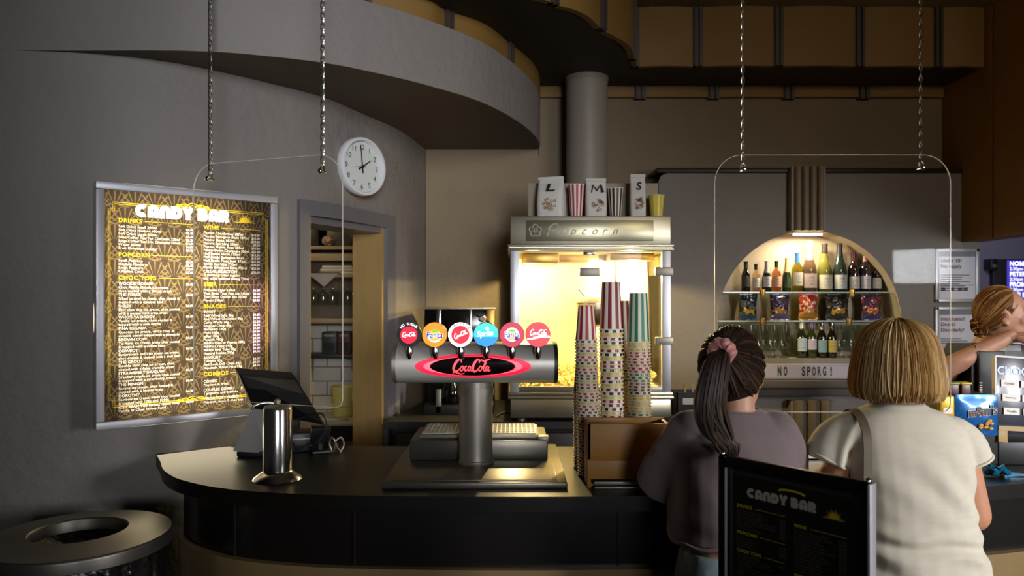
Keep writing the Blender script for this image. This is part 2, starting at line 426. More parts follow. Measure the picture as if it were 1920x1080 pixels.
frieze('trim_4', bk, 2.963, UPZ, [Vector((X(x, 4.8), 4.80)) for x in (1200, 1338, 1479, 1620)], .01, 'low ochre frieze along the back wall', .075, .012)
upc = [pl(x, y, UPZ).xy for x, y in ((993,0),(1030,10),(1077,27),(1120,57),(1160,83),(1174,100),(1180,118))]
upl = [Vector((-2.2, 2.75)), Vector((-1.2, 2.95)), Vector((-.5, 3.18))] + upc
upl = [p.xy for p in cat([(a.x, a.y, 0) for a in upl], 6)] + [pl(1187, 127, UPZ).xy, pl(1455, 125.5, UPZ).xy, Vector((2.775, 4.42))]
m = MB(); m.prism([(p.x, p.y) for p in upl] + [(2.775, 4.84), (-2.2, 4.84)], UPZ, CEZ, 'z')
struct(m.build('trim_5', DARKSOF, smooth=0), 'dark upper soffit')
off_up = []
for i, p in enumerate(upl):
    off_up.append(p - normal_at(upl, i) * .032)
sp = [pl(x, y, UPZ).xy for x, y in ((860,-90),(940,-30),(1030,10),(1122,56),(1178,112),(1187,127),(1306,126.3),(1456,125.3),(1611,124),(1763,122))]
frieze('trim_6', off_up, UPZ - .004, CEZ, sp, .014, 'tall ochre panels under the ceiling', .06)

# round column
m = MB(); cxy = at(1100, 560, 4.62)
m.lathe([(.128, 0), (.128, UPZ - .03), (.134, UPZ - .03), (.134, UPZ)], 40, (cxy.x, cxy.y, 0))
struct(m.build('column', M('column_paint', '9a9184', .45, var=(3, .08)), smooth=40), 'round painted column behind the popcorn machine')

# bar back: projecting slab with an arched niche
YF, YB = 4.62, 4.825
nr = 172 / F * YF; ncx = X(1518, YF); ncz = Z(605, YF); nb = 1.310; sx0, sx1, stz = .9075, 2.90, 2.4555
m = MB(); A = [(ncx + nr*math.cos(R(180 - 180*i/40)), ncz + nr*math.sin(R(180 - 180*i/40))) for i in range(41)]
cr = .05
def front(z_pts): m.flat([(x, YF, z) for x, z in z_pts])
front([(sx0, 0), (ncx-nr, 0), (ncx-nr, stz), (sx0+cr, stz), (sx0+.3*cr, stz-.3*cr), (sx0, stz-cr)])
front([(ncx+nr, 0), (sx1, 0), (sx1, stz), (ncx+nr, stz)])
front([(ncx-nr, 0), (ncx+nr, 0), (ncx+nr, nb), (ncx-nr, nb)])
for i in range(40): front([A[i], A[i+1], (A[i+1][0], stz), (A[i][0], stz)])
m.flat([(sx0, YF, 0), (sx0, YB, 0), (sx0, YB, stz-cr), (sx0, YF, stz-cr)]); m.flat([(sx1, YF, 0), (sx1, YB, 0), (sx1, YB, stz), (sx1, YF, stz)])
struct(m.build('trim_7', PLASTER, smooth=0), 'grey bar back with an arched niche')
m = MB(); path = [(ncx-nr, nb)] + A + [(ncx+nr, nb)]
vs = []
for p in path: vs += [(p[0], YF, p[1]), (p[0], YB, p[1])]
m.add(vs, [[2*i, 2*i+2, 2*i+3, 2*i+1] for i in range(len(path)-1)]); m.flat([(ncx-nr, YF, nb), (ncx+nr, YF, nb), (ncx+nr, YB, nb), (ncx-nr, YB, nb)])
m.flat([(ncx-nr-.02, YB - .004, nb - .02), (ncx+nr+.02, YB - .004, nb - .02), (ncx+nr+.02, YB - .004, ncz+nr+.02), (ncx-nr-.02, YB - .004, ncz+nr+.02)])
struct(m.build('trim_8', M('niche_plaster', 'b3a48c', .6, var=(4, .06), bump=(40, .1, .004)), smooth=40), 'pale lining of the arched niche')
m = MB(); m.box(sx0 - .02, sx1, YF - .02, YB, stz, stz + .032, r=.012)
struct(m.build('trim_9', M('dark_rail', '2a2320', .45), smooth=40), 'dark rail along the top of the bar back')

def fluted(name, xa, xb, y, z0, z1, n, label):
    mb = MB(); w_ = (xb - xa) / n
    mb.box(xa - .012, xb + .012, y + .012, YF + .01, z0, z1)
    for k in range(n):
        c_ = xa + w_ * (k + .5); pts = [(c_ - w_*.42, y + .014)] + [(c_ - w_*.42*math.cos(R(180*i/10)), y + .014 - .035*math.sin(R(180*i/10))) for i in range(11)] + [(c_ + w_*.42, y + .014)]
        mb.prism(pts[1:-1], z0, z1 + (.008 if n == 3 else 0), 'z')
    return struct(mb.build(name, M('pilaster_taupe', '8a7b66', .5, var=(4, .08)), smooth=35), label)
fluted('trim_10', X(1489, 4.55), X(1546, 4.55), 4.55, Z(432, 4.55), Z(312, 4.55), 4, 'fluted keystone above the arched niche')
fluted('trim_11', X(1488, 4.55), X(1562, 4.55), 4.55, .30, Z(752, 4.55), 3, 'fluted pilaster under the sign ledge')
m = MB(); m.box(1.30, 2.45, 4.47, YF + .01, Z(728, 4.47), Z(713, 4.47), r=.006); m.box(1.34, 2.42, 4.53, YF + .01, Z(745, 4.47), Z(728, 4.47), r=.004)
struct(m.build('trim_12', SOFFIT, smooth=40), 'ledge under the niche')

# right side: brown upper wall with a groove, open below to the lobby
m = MB(); hz = 2.03
m.box(2.78, 2.90, 4.325, 4.95, hz, CEZ); m.box(2.786, 2.90, 4.30, 4.325, hz, CEZ); m.box(2.78, 2.90, -.6, 4.30, hz, CEZ)
struct(m.build('wall_right', BROWNWALL, smooth=0))
m = MB(); m.box(2.9, 7.2, 6.9, 7.0, 0, 2.7); m.box(7.2, 7.3, 1.5, 7.0, 0, 2.7); m.box(2.90, 3.0, 4.95, 7, 0, 2.7)
struct(m.build('wall_lobby', M('lobby_wall', '77747c', .6, var=(2, .06)), smooth=0))
m = MB(); m.box(2.9, 7.2, 1.5, 7.0, 2.7, 2.78); struct(m.build('ceiling_lobby', M('lobby_ceiling', 'aaa7b0', .7), smooth=0))

# the kitchen behind the door
TILE = bpy.data.materials.new('white_tiles'); TILE.use_nodes = True
nt = TILE.node_tree; bb = nt.nodes['Principled BSDF']; bb.inputs['Roughness'].default_value = .25
br = nt.nodes.new('ShaderNodeTexBrick'); br.inputs['Color1'].default_value = lin('d9d3c4'); br.inputs['Color2'].default_value = lin('d2cbba'); br.inputs['Mortar'].default_value = lin('7c7462')
br.inputs['Scale'].default_value = 1; br.inputs['Brick Width'].default_value = .2; br.inputs['Row Height'].default_value = .1; br.inputs['Mortar Size'].default_value = .004
tc = nt.nodes.new('ShaderNodeTexCoord'); sx_ = nt.nodes.new('ShaderNodeSeparateXYZ'); cb = nt.nodes.new('ShaderNodeCombineXYZ')
nt.links.new(tc.outputs['Object'], sx_.inputs[0]); nt.links.new(sx_.outputs[0], cb.inputs[0]); nt.links.new(sx_.outputs[2], cb.inputs[1]); nt.links.new(cb.outputs[0], br.inputs['Vector']); nt.links.new(br.outputs['Color'], bb.inputs['Base Color'])
KY = 5.25
m = MB(); m.box(-3.2, -.62, KY, KY + .1, 0, 1.49); struct(m.build('wall_kitchen', TILE, smooth=0))
m = MB(); m.box(-3.2, -.62, KY + .004, KY + .1, 1.49, 2.57); struct(m.build('wall_kitchen_upper', M('kitchen_brown', '6f6048', .6), smooth=0))
m = MB(); m.box(-3.3, -3.2, 3.4, KY + .1, 0, 2.57); m.box(-.72, -.62, 4.6, KY + .1, 0, 2.57); struct(m.build('wall_kitchen_side', M('kitchen_wall', '94866a', .6), smooth=0))
m = MB(); m.box(-3.3, -.6, 4.8, KY + .1, 2.57, 2.62); struct(m.build('ceiling_kitchen', M('kitchen_ceiling', 'a39a84', .7), smooth=0))
# ------------------------------------------------------------------ the serving counter
TOP = 1.10
edge = [pl(x, y, TOP).xy for x, y in ((301,866),(306,880),(322,892),(345,901),(400,913),(487,922),(653,929),(960,931.5),(1250,930))] + [Vector((.95, 2.20)), Vector((1.25, 2.255)), Vector((1.6, 2.34)), Vector((2.0, 2.46)), Vector((2.5, 2.66))]
edge = [p.xy for p in cat([(a.x, a.y, 0) for a in edge], 7)]
back = [Vector((2.6, 3.3)), Vector((1.9, 3.12)), Vector((1.3, 2.96)), Vector((.6, 2.93)), Vector((-.3, 2.93)), Vector((-.92, 2.95)), Vector((-1.05, 2.965))]
back += [Vector((-1.19, 2.88)), Vector((-1.33, 2.79))]
t = thing('serving_counter', 'long black curved serving counter with a steel band along its front', 'counter', (0, 0, 0))
m = MB(); loop = [(p.x, p.y) for p in edge + back]
m.prism(loop, TOP - .045, TOP, 'z'); m.build('counter_top', COUNTERTOP, t, 40)
def inset(P, d): return [p + normal_at(P, i) * d for i, p in enumerate(P)]
def body(mb, d, z0, z1):
    q = inset(edge, d)[4:]; mb.prism([(p.x, p.y) for p in q + [b + Vector((0, -.05)) for b in back[:-1]]], z0, z1, 'z')
m = MB(); body(m, .07, .02, TOP - .045); m.build('front_panel', BLACKGLOSS, t, 40)
q = inset(edge, .045)[8:]
m = MB(); vs = []
for p in q: vs += [(p.x, p.y, .74), (p.x, p.y, .868), (p.x, p.y + .03, .868), (p.x, p.y + .03, .74)]
fs = []
for i in range(len(q)-1):
    a, b = 4*i, 4*i+4; fs += [[a, b, b+1, a+1], [a+1, b+1, b+2, a+2], [a, a+3, b+3, b]]
fs += [[0, 1, 2, 3]]
m.add(vs, fs); m.build('steel_band', M('bronze_steel', 'a88d62', .36, .6, var=(9, .1)), t, 40)
for px in (440, 662, 1148):
    p = min(inset(edge, .066), key=lambda v: abs(X(px, 1) - v.x / v.y)); m = MB()
    m.box(p.x - .0015, p.x + .0015, p.y - .003, p.y + .02, .87, TOP - .05); m.build('seam_strip', M('seam_dark', '3a3733', .3, .6), t, 0)

# the back bench the popcorn machine stands on
t = thing('service_bench', 'dark service bench behind the counter carrying the popcorn machine', 'bench', (0, 3.58, 0))
BZ = 1.09
m = MB(); m.prism([(-.615, 0), (.93, 0), (.93, .78), (-.485, .78)], BZ - .035, BZ, 'z'); m.build('bench_top', BLACKSAT, t, 0)
m = MB(); m.prism([(-.58, .05), (.90, .05), (.90, .76), (-.46, .76)], .0, BZ - .035, 'z'); m.build('bench_body', BLACKPL, t, 0)
for x0 in (-.56, -.05, .44):
    m = MB(); m.box(x0, x0 + .44, .03, .05, .1, BZ - .06, r=.004); d = m.build('bench_door', BLACKSAT, t)
    m = MB(); m.tube([(x0 + .38, .012, .80), (x0 + .38, .012, .98)], .006, 8); m.build('door_handle', STEELD, d)

# ------------------------------------------------------------------ lit menu board
BL, BR = at(180, 560, 2.60), at(521, 560, 3.02)
bw = (BR - BL).length; bzt, bzb = Z(338, 2.60), Z(808, 2.60); bh = bzt - bzb
ang = math.atan2(BR.y - BL.y, BR.x - BL.x)
t = thing('menu_board', 'large lit menu board in a silver frame on the curved grey wall', 'menu board', (BL.x, BL.y, bzb), ang)
fr = .028; FT = .05                              # local: x along the wall, y into the wall, z up
m = MB()
def bar(x0, x1, z0, z1): m.box(x0, x1, 0, FT, z0, z1, r=.004)
bar(0, bw, bh-fr, bh); bar(0, bw, 0, fr); bar(0, fr, fr, bh-fr); bar(bw-fr, bw, fr, bh-fr)
m.build('frame', ALU, t)
m = MB(); m.box(.01, bw-.01, FT - .004, FT, .01, bh-.01); m.build('back_tray', WHITE, t, 0)
PB = sheet('menu_ground', '4d443c'); PG = sheet('menu_gold', '857556'); PY = sheet('menu_yellow', 'f5d23c'); PW = sheet('menu_white', 'ffffff', .7)
iw, ih = bw - 2*fr, bh - 2*fr
def clip_poly(P, x0, z0, x1, z1):
    for ax, lim, sg in ((0, x0, 1), (0, x1, -1), (1, z0, 1), (1, z1, -1)):
        Q = []
        for i in range(len(P)):
            p, q = P[i-1], P[i]; dp, dq = (p[ax]-lim)*sg, (q[ax]-lim)*sg
            if (dp >= 0) != (dq >= 0): Q.append(p.lerp(q, dp / (dp - dq)))
            if dq >= 0: Q.append(q)
        P = Q
        if len(P) < 3: return None
    return P
def one_sheet(name, rect, y, layers, mats, parent, nx=7, nz=22):
    """a single flat printed sheet: the layers of the print are cut into one mesh, the later layer on top"""
    from mathutils.geometry import delaunay_2d_cdt
    polys = []
    for k, mb in layers:
        for f in mb.f:
            P = [Vector((mb.v[i][0], mb.v[i][2])) for i in f]
            for q in range(1, len(P) - 1):
                T_ = [P[0], P[q], P[q+1]]; ar = (T_[1]-T_[0]).cross(T_[2]-T_[0])
                if abs(ar) < 2e-9: continue
                if ar < 0: T_ = T_[::-1]
                polys.append((k, T_, min(p.x for p in T_), max(p.x for p in T_), min(p.y for p in T_), max(p.y for p in T_)))
    out = MB(); W_, H_ = (rect[2]-rect[0])/nx, (rect[3]-rect[1])/nz; S_ = 100.
    for i in range(nx):
        for j in range(nz):
            x0, z0 = rect[0] + i*W_, rect[1] + j*H_; x1, z1 = x0 + W_, z0 + H_
            V = [Vector(p) for p in ((x0, z0), (x1, z0), (x1, z1), (x0, z1))]; FS = [[0, 1, 2, 3]]; own = [0]
            for k, P, a, b, c_, d in polys:
                if b <= x0 or a >= x1 or d <= z0 or c_ >= z1: continue
                if not (a >= x0 and b <= x1 and c_ >= z0 and d <= z1): P = clip_poly(P, x0, z0, x1, z1)
                if not P: continue
                
                for q in range(1, len(P) - 1):
                    if abs((P[q]-P[0]).cross(P[q+1]-P[0])) < 1e-9: continue
                    b0 = len(V); V += [P[0], P[q], P[q+1]]; FS.append([b0, b0+1, b0+2]); own.append(k)
            ov, oe, of, _, _, orig = delaunay_2d_cdt([v * S_ for v in V], [], FS, 0, 1e-4)
            b0 = len(out.v); out.v += [(v.x / S_, y, v.y / S_) for v in ov]
            if len(FS) == 1: out.f += [[b0 + q for q in f] for f in of]; out.m += [0] * len(of); continue
            tri = np.array([[V[q] for q in f] for f in FS[1:]]); pr_ = np.array(own[1:])
            for c0 in range(0, len(of), 400):
                fc_ = of[c0:c0+400]; ce = np.array([sum((ov[q] for q in f), Vector((0, 0))) / len(f) / S_ for f in fc_])
                res = np.zeros(len(fc_), int); inn = np.ones((len(fc_), len(tri)), bool)
                for e in range(3):
                    A_, B_ = tri[:, e], tri[:, (e+1) % 3]; d_ = B_ - A_
                    inn &= (d_[None, :, 0] * (ce[:, None, 1] - A_[None, :, 1]) - d_[None, :, 1] * (ce[:, None, 0] - A_[None, :, 0])) >= -1e-12
                res = (inn * pr_[None, :]).max(1)
                out.f += [[b0 + q for q in f] for f in fc_]; out.m += [int(r_) for r_ in res]
    return out.build(name, mats, parent, 0)
# fan pattern of the print
m = MB(); Wc = iw / 9; Hc = ih / 13
def blade(cx, cz, a, r0, r1, w0, w1):
    d = Vector((math.sin(a), math.cos(a))); n_ = Vector((d.y, -d.x)); P = []
    for (r_, s_, w_) in ((r0, -1, w0), (r0, 1, w0), (r1, 1, w1), (r1, -1, w1)):
        p = Vector((cx, cz)) + d*r_ + n_*s_*w_; P.append((min(max(p.x, fr), bw-fr), .0092, min(max(p.y, fr), bh-fr)))
    m.flat(P)
for r_ in range(-1, 14):
    for c_ in range(-1, 10):
        cx = fr + (c_ + .5 + (r_ % 2) * .5) * Wc; cz = fr + r_ * Hc
        for k in range(-4, 5):
            a = k * R(19); rr = Hc * (1.12 if abs(k) < 3 else .92); blade(cx, cz, a, Hc*.25, rr*.97, .0006, .0031)
fans = m
# rules, corner knots and sun
m = MB(); e0, e1 = fr + .012, fr + .018
for e in (e0, e1):
    x0, x1, z0, z1 = e, bw - e, e + .035, bh - e - .030
    k = .025
    loop = [(x0, z0+k), (x0, z1-k), (x0+k*.6, z1-k), (x0+k*.6, z1), (x1-k*.6, z1), (x1-k*.6, z1-k), (x1, z1-k), (x1, z0+k), (x1-k*.6, z0+k), (x1-k*.6, z0), (x0+k*.6, z0), (x0+k*.6, z0+k)]
    m.ribbon(loop, .0022, 0, off(0, .0085), closed=True)
for cx, cz in ((e0+.004, bh-fr-.055), (bw-e0-.004, bh-fr-.055), (e0+.004, fr+.062), (bw-e0-.004, fr+.062)):
    pass
for cz in (bh - fr - .042, fr + .047):
    for r_, dx in ((.021, 0), (.016, .028), (.016, -.028), (.011, .050), (.011, -.050)):
        m.ribbon(arc(bw/2 + dx, cz, r_, r_*.8, 0, 180, 12), .004, 0, off(0, .0083)); m.ribbon(arc(bw/2 + dx, cz, r_*.5, r_*.4, 0, 180, 8), .004, 0, off(0, .0083))
rules = m

FAT = {  # fat rounded display capitals as pen strokes in a unit box
 'C': ([arc(.56, .5, .40, .33, 48, 312, 20)], 1.0), 'A': ([[(.2, 0), (.2, .55)] + arc(.5, .55, .3, .28, 180, 0, 12)[1:-1] + [(.8, .55), (.8, 0)], [(.2, .3), (.8, .3)]], 1.0),
 'N': ([[(.2, 0), (.2, .55)] + arc(.5, .55, .3, .28, 180, 0, 12)[1:-1] + [(.8, .55), (.8, 0)]], 1.0), 'D': ([[(.2, .0), (.2, 1.0)], [(.2, .83), (.45, .83)] + arc(.45, .5, .36, .33, 90, -90, 12) + [(.2, .17)]], 1.0),
 'Y': ([[(.12, 1.0), (.5, .45)], [(.88, 1.0), (.5, .45), (.5, 0)]], 1.0), 'B': ([[(.2, 0), (.2, 1.0)], [(.2, .85), (.5, .85)] + arc(.5, .68, .2, .17, 90, -90, 8) + [(.2, .51)], [(.2, .5)] + [(.55, .5)] + arc(.55, .33, .24, .18, 90, -90, 8) + [(.2, .15)]], 1.0),
 'R': ([[(.2, 0), (.2, 1.0)], [(.2, .84), (.5, .84)] + arc(.5, .63, .24, .21, 90, -90, 10) + [(.2, .42)], [(.5, .45), (.82, 0)]], 1.0), ' ': ([], .35)}
def fat_text(mb, s, x, z, h, T=None, w_=None, sw=.33, mi=0):
    w_ = w_ or h
    for ch in s:
        st, adv = FAT[ch]
        for k, p in enumerate(st): mb.ribbon([(x + a*w_*.92, z + b*h) for a, b in p], sw*h, mi, (T or Matrix()) @ off(0, -.0001*k))
        x += adv * w_
    return x
def sun(mb, cx, cz, r, T, mi=0):
    mb.flat([(p[0], 0, p[1]) for p in arc(cx, cz, r*.5, r*.5, 0, 180, 12)], mi, T)
    for k in range(11):
        a = R(8 + 164*k/10); rr = r * (1.0 if k % 2 == 0 else .8); d = Vector((math.cos(a), math.sin(a))); n_ = Vector((-d.y, d.x)) * r*.045
        p0 = Vector((cx, cz)) + d*r*.5; p1 = Vector((cx, cz)) + d*rr
        mb.flat([((p0-n_).x, 0, (p0-n_).y), ((p0+n_).x, 0, (p0+n_).y), (p1.x, 0, p1.y)], mi, T)
    mb.ribbon([(cx-r*1.1, cz-.001), (cx+r*1.1, cz-.001)], r*.06, mi, T)
LEFT = [('#DRINKS', 0), ('Soft Drink Small 390ml', '$4.00'), ('Soft Drink Medium 600ml', '$5.00'), ('Soft Drink Large 800ml', '$5.50'), ('Small Coffee/ Tea/ Hot Chocolate 235ml', '$3.50'), ('Large Coffee/ Tea/ Hot Chocolate 350ml', '$4.50'), ('Water 600ml', '$4.00'), ('Fruit Flavoured Drinks', '$4.00'), ('', 0),
 ('#POPCORN', 0), ('Small Popcorn', '$5.00'), ('Medium Popcorn', '$6.00'), ('Large Popcorn', '$8.00'), ('Creative Cone', '$7.00'), ('', 0), ('#CHOC TOPS', 0)]
TOPS = [('WOOKIE GOOKIE', 'Choc Ripple biscuit ice cream,', 'choc coated with a biscuit crush'), ('THE FORCE', 'Salted caramel ice cream, choc coated &', 'topped with a caramel bud'), ('SHREK', 'Mint choc chip ice cream, choc coated', 'with a peppermint crisp crust'), ("WHO'S YA DADDY", 'Vanilla ice cream, choc coated &', 'topped with a milk bottle'), ('PINA COLADA', 'Coconut ice cream, white choc &', 'coconut coated topped with a pineapple'), ('BROWN COW', 'Tia Maria ice cream, white choc coated', '& topped with a coffee bean'), ('COWBOY', 'Butterscotch and Irish cream ice cream,', 'choc coated & topped with a malt ball'), ('THE GROOT', 'Double choc chip ice cream, choc', 'coated with a flake crumble crust'), ('STRAWBERRY DAIQUIRI', 'Strawberry ripple ice cream, choc coated', '& topped with a strawberry cream'), ('THE MINION', 'Banana ice cream, choc coated &', 'topped with a banana treat'), ('DOROTHY', 'Rainbow ice cream, white choc coated', '& topped with 100s and 1000s'), ('ICE CREAM TUB (vegan, gluten free)', 'Vanilla or Choc Honey Swirl', '')]
for a, b, c_ in TOPS: LEFT += [('*' + a, '$6.00'), (b, 0), (c_, 0), ('', -.4)]
RIGHT = [('#WINE', 0), ('Piccolo Chardonnay 187ml', '$10.00'), ('Piccolo Sauvignon Blanc 187ml', '$10.00'), ('Piccolo Shiraz 187ml', '$10.00'), ('Piccolo Sparkling 200ml', '$9.50'), ('Piccolo Mumm Rose 200ml', '$10.00'), ('French Mumm Champagne 200ml', '$25.00'), ('Half Bottle Shiraz 375ml', '$15.00'), ('Half Bottle Sauvignon Blanc', '$15.00'), ('Half Bottle Pinot Noir 375ml', '$25.00'), ('Bottle Sparkling 750ml', '$30.00'), ('Bottle Sauvignon Blanc 750ml', '$32.00'), ('', -.3), ('*CELLAR SELECTION', '$30.00'), ('A stunning cellar regular', 0), ('and other selected tasting 750ml', 0), ('', 0), ('#BEER', 0), ('Premium Light 330ml', '$6.00'), ('Two Birds Taco Pale Ale 330ml', '$8.00'), ('Two Birds Golden Ale 330ml', '$8.00'), ('Peroni 330ml', '$8.00'), ('', 0), ('#SNACKS', 0), ('*SWEET', 0), ('Red Wheel Jelly Bag', '$4.00'), ('Red Wheel Chocolate Bag', '$4.00'), ('Curly Wurly 26g', '$2.50'), ('Snapper Chop 40g', '$2.50'), ('Maltesers 140g', '$4.00'), ('Pods 160g', '$4.00'), ('Jaffas 150g', '$4.00'), ('Pascalls 180g', '$4.00'), ("M&M's Plain or Peanut 180g", '$4.50'), ("M&M's Crispy 145g", '$4.50'), ("M&M's Mini Tube 35g", '$3.00'), ('Natural Snakes 230g', '$4.50'), ('', -.3), ('*SAVOURY', 0), ('Twisties 45g', '$4.00'), ('Red Rock Deli Chips 45g', '$4.00'), ('Mountain Mixed Nuts 90g', '$4.50'), ('', 0), ('#COMBOS', 0), ('', 0), ('*COMBO', '$8.00  $9.50'), ('Popcorn & drink', 0), ('', 0), ('*COUPLES COMBO', '$14.00  $17.50'), ('1 popcorn and 2 drinks', 0), ('', 0), ('*CHOC TOP COMBO', '$11.50'), ('Popcorn, drink & choc top', 0)]
def column_text(lines, x0, x1, ztop, zbot, mw, my, T, hs=1.):
    tot = sum((1.9 if l[0].startswith('#') else (.5 + l[1] if l[0] == '' and l[1] else .5 if l[0] == '' else 1)) for l in lines)
    u = (ztop - zbot) / tot; z = ztop; W_ = x1 - x0
    for l, p in lines:
        if l == '': z -= u * (.5 + (p or 0)); continue
        if l[0] == '#':
            z -= 1.45 * u; vs, fs = glyphs(l[1:], u*1.55, .028, 0, 'LEFT', 1.15); my.add(vs, fs, 0, T @ off(x0, 0, z))
            xe = x0 + max(v.x for v in vs) + .008
            if xe < x1 - .02: my.ribbon([(xe, z + u*.5), (x1, z + u*.5)], .0016*hs, 0, T)
            z -= .45 * u; continue
        z -= u; b = .020 if l[0] == '*' else .010
        vs, fs = glyphs(l.lstrip('*'), u*(1.05 if l[0] == '*' else 1.0), b, 0, 'LEFT', 1.05)
        wd = max(v.x for v in vs); lim = W_ * .80; sx = min(1, lim / wd)
        mw.add([Vector((v.x*sx, 0, v.z)) for v in vs], fs, 0, T @ off(x0, 0, z))
        if p:
            vs, fs = glyphs(p, u*.95, .025, 0, 'RIGHT'); mw.add(vs, fs, 0, T @ off(x1, 0, z))
def menu_print(x0, w_, h_, y):
    """the menu's writing inside a sheet that starts at x0, z0 = 0 and is w_ x h_"""
    mw, my = MB(), MB(); T = off(0, y, 0)
    fat_text(mw, 'CANDY BAR', x0 + w_*.17, h_*.866, h_*.054, T, w_*.0675, .37)
    sun(my, x0 + w_*.83, h_*.872, w_*.062, T)
    column_text(LEFT, x0 + w_*.075, x0 + w_*.505, h_*.862, h_*.055, mw, my, T, w_/.57)
    column_text(RIGHT, x0 + w_*.565, x0 + w_*.93, h_*.855, h_*.07, mw, my, T, w_/.57)
    return mw, my
mw, my = menu_print(fr, iw, bh, 0)
one_sheet('printed_sheet', (fr, fr, bw-fr, bh-fr), .010, [(1, fans), (2, rules), (2, my), (3, mw)], [PB, PG, PY, PW], t)
# tubes inside the box: the light is strongest behind the upper part and the foot of the sheet
def inner(x, z, r_, p, col=(1., .84, .56)):
    d = bpy.data.lights.new('board_lamp', 'AREA'); d.shape = 'DISK'; d.size = 2*r_; d.color = col; d.energy = p
    o_ = bpy.data.objects.new('board_lamp', d); C.objects.link(o_); o_.parent = t; o_.location = (x, FT - .006, z); o_.rotation_euler = (R(-90), 0, 0)
for r_, p in ((.26, 1.9), (.18, 2.5), (.12, 3.0), (.07, 2.0)):
    inner(bw*.40, bh*.80, r_, p); inner(bw*.52, bh*.10, r_*.95, p*.9)
for r_, p in ((.28, 2.3),): inner(bw*.42, bh*.45, r_, p)
inner(bw*.80, bh*.45, .15, .6, (.95, .62, .8))
# ------------------------------------------------------------------ wall clock
P_ = ray_cut(664); nrm = Vector((.80, -.60))
cl = thing('wall_clock', 'round white wall clock above the kitchen door showing two o\'clock', 'clock', (P_.x + nrm.x*.05, P_.y + nrm.y*.05, Z(315, P_.y)), math.atan2(nrm.x, -nrm.y))
# local: face towards -y
cr_ = .137; LY = Matrix.Rotation(R(90), 4, 'X')      # lathe axis z -> -y
m = MB(); m.lathe([(cr_*.86, .0), (cr_*.97, .0), (cr_, .012), (cr_, .036), (cr_*.97, .044), (cr_*.90, .045), (cr_*.865, .036), (cr_*.86, .018)], 56, T=LY @ off(0, 0, -.02), cap0=True, cap1=False)
m.build('case', M('clock_rim', 'dcdcde', .35, var=(5, .03)), cl, 50)
m = MB(); disc(m, 0, 0, cr_*.865, T=off(0, -.002, 0), n=56); m.build('dial', M('clock_dial', 'd3d6ce', .5, var=(4, .02)), cl, 0)
m = MB()
for h in range(1, 13):
    a = R(90 - 30*h); vs_, fs_ = glyphs(str(h), .034, 0.0, 0, 'CENTER'); m.add(vs_, fs_, 0, off(cr_*.68*math.cos(a), -.004, cr_*.68*math.sin(a) - .012))
for k in range(60):
    a = R(6*k); d = Vector((math.cos(a), math.sin(a))); n_ = Vector((-d.y, d.x))*(.0012 if k % 5 == 0 else .0005)
    q = [d*cr_*.82 - n_, d*cr_*.82 + n_, d*cr_*.79 + n_, d*cr_*.79 - n_]; m.flat([(p.x, -.0035, p.y) for p in q])
m.build('numerals', INK, cl, 0)
def hand(name, a, l0, l1, w_, y):
    mb = MB(); d = Vector((math.cos(R(a)), math.sin(R(a)))); n_ = Vector((-d.y, d.x))
    P = [-d*l0 - n_*w_, -d*l0 + n_*w_, d*l1 + n_*w_*.5, d*l1 - n_*w_*.5]; mb.prism([(p.x, p.y) for p in P], y, y - .0015, 'y'); return mb.build(name, INK, cl, 0)
hand('hour_hand', 33, .025, .062, .0042, -.006); hand('minute_hand', 96, .030, .100, .0034, -.008); hand('second_hand', 186, .02, .045, .001, -.010)
m = MB(); m.lathe([(.006, 0), (.006, .008), (.003, .010)], 14, T=LY @ off(0, 0, .004)); m.build('hub', INK, cl)

# ------------------------------------------------------------------ kitchen seen through the door
def kx(px, Y): return X(px, Y)
shelves = [(462, 'upper', .26), (486, 'second', .26), (516, 'rack', .28), (600, 'lower', .24)]
def shelf(label, py, x0p, x1p, dep, th, mat, cat_='shelf'):
    Y = KY - dep; z = Z(py, Y); tt = thing('wall_shelf', label, cat_, (kx((x0p+x1p)/2, Y), KY, z))
    w_ = kx(x1p, Y) - kx(x0p, Y)
    mb = MB(); mb.box(-w_/2, w_/2, -dep, -.002, -th, 0, r=.004); mb.build('board', mat, tt)
    for s_ in (-1, 1):
        mb = MB(); mb.box(s_*w_*.38 - .008, s_*w_*.38 + .008, -dep*.8, -.002, -th - .012, -th); mb.box(s_*w_*.38 - .008, s_*w_*.38 + .008, -.012, -.002, -th - .10, -th); mb.build('bracket', STEELD, tt, 0)
    return tt, z, Y
SH = M('shelf_timber', '8f7a58', .5, var=(6, .15), stretch=(1, 6, 6))
_, zs1, Ys1 = shelf('topmost timber shelf in the kitchen behind the door', 461, 520, 678, .26, .025, SH)
_, zs2, Ys2 = shelf('thick timber shelf just under the topmost one in the kitchen', 475, 520, 678, .22, .05, SH)
_, zs3, Ys3 = shelf('kitchen shelf holding folded cloth with wine glasses hung below it', 514, 520, 678, .30, .022, SH)
_, zs4, Ys4 = shelf('pale timber kitchen shelf below the hanging wine glasses', 597, 520, 678, .26, .035, SH)
_, zs5, Ys5 = shelf('short dark kitchen shelf with dark green and red boxes', 664, 560, 662, .20, .03, BLACKSAT)
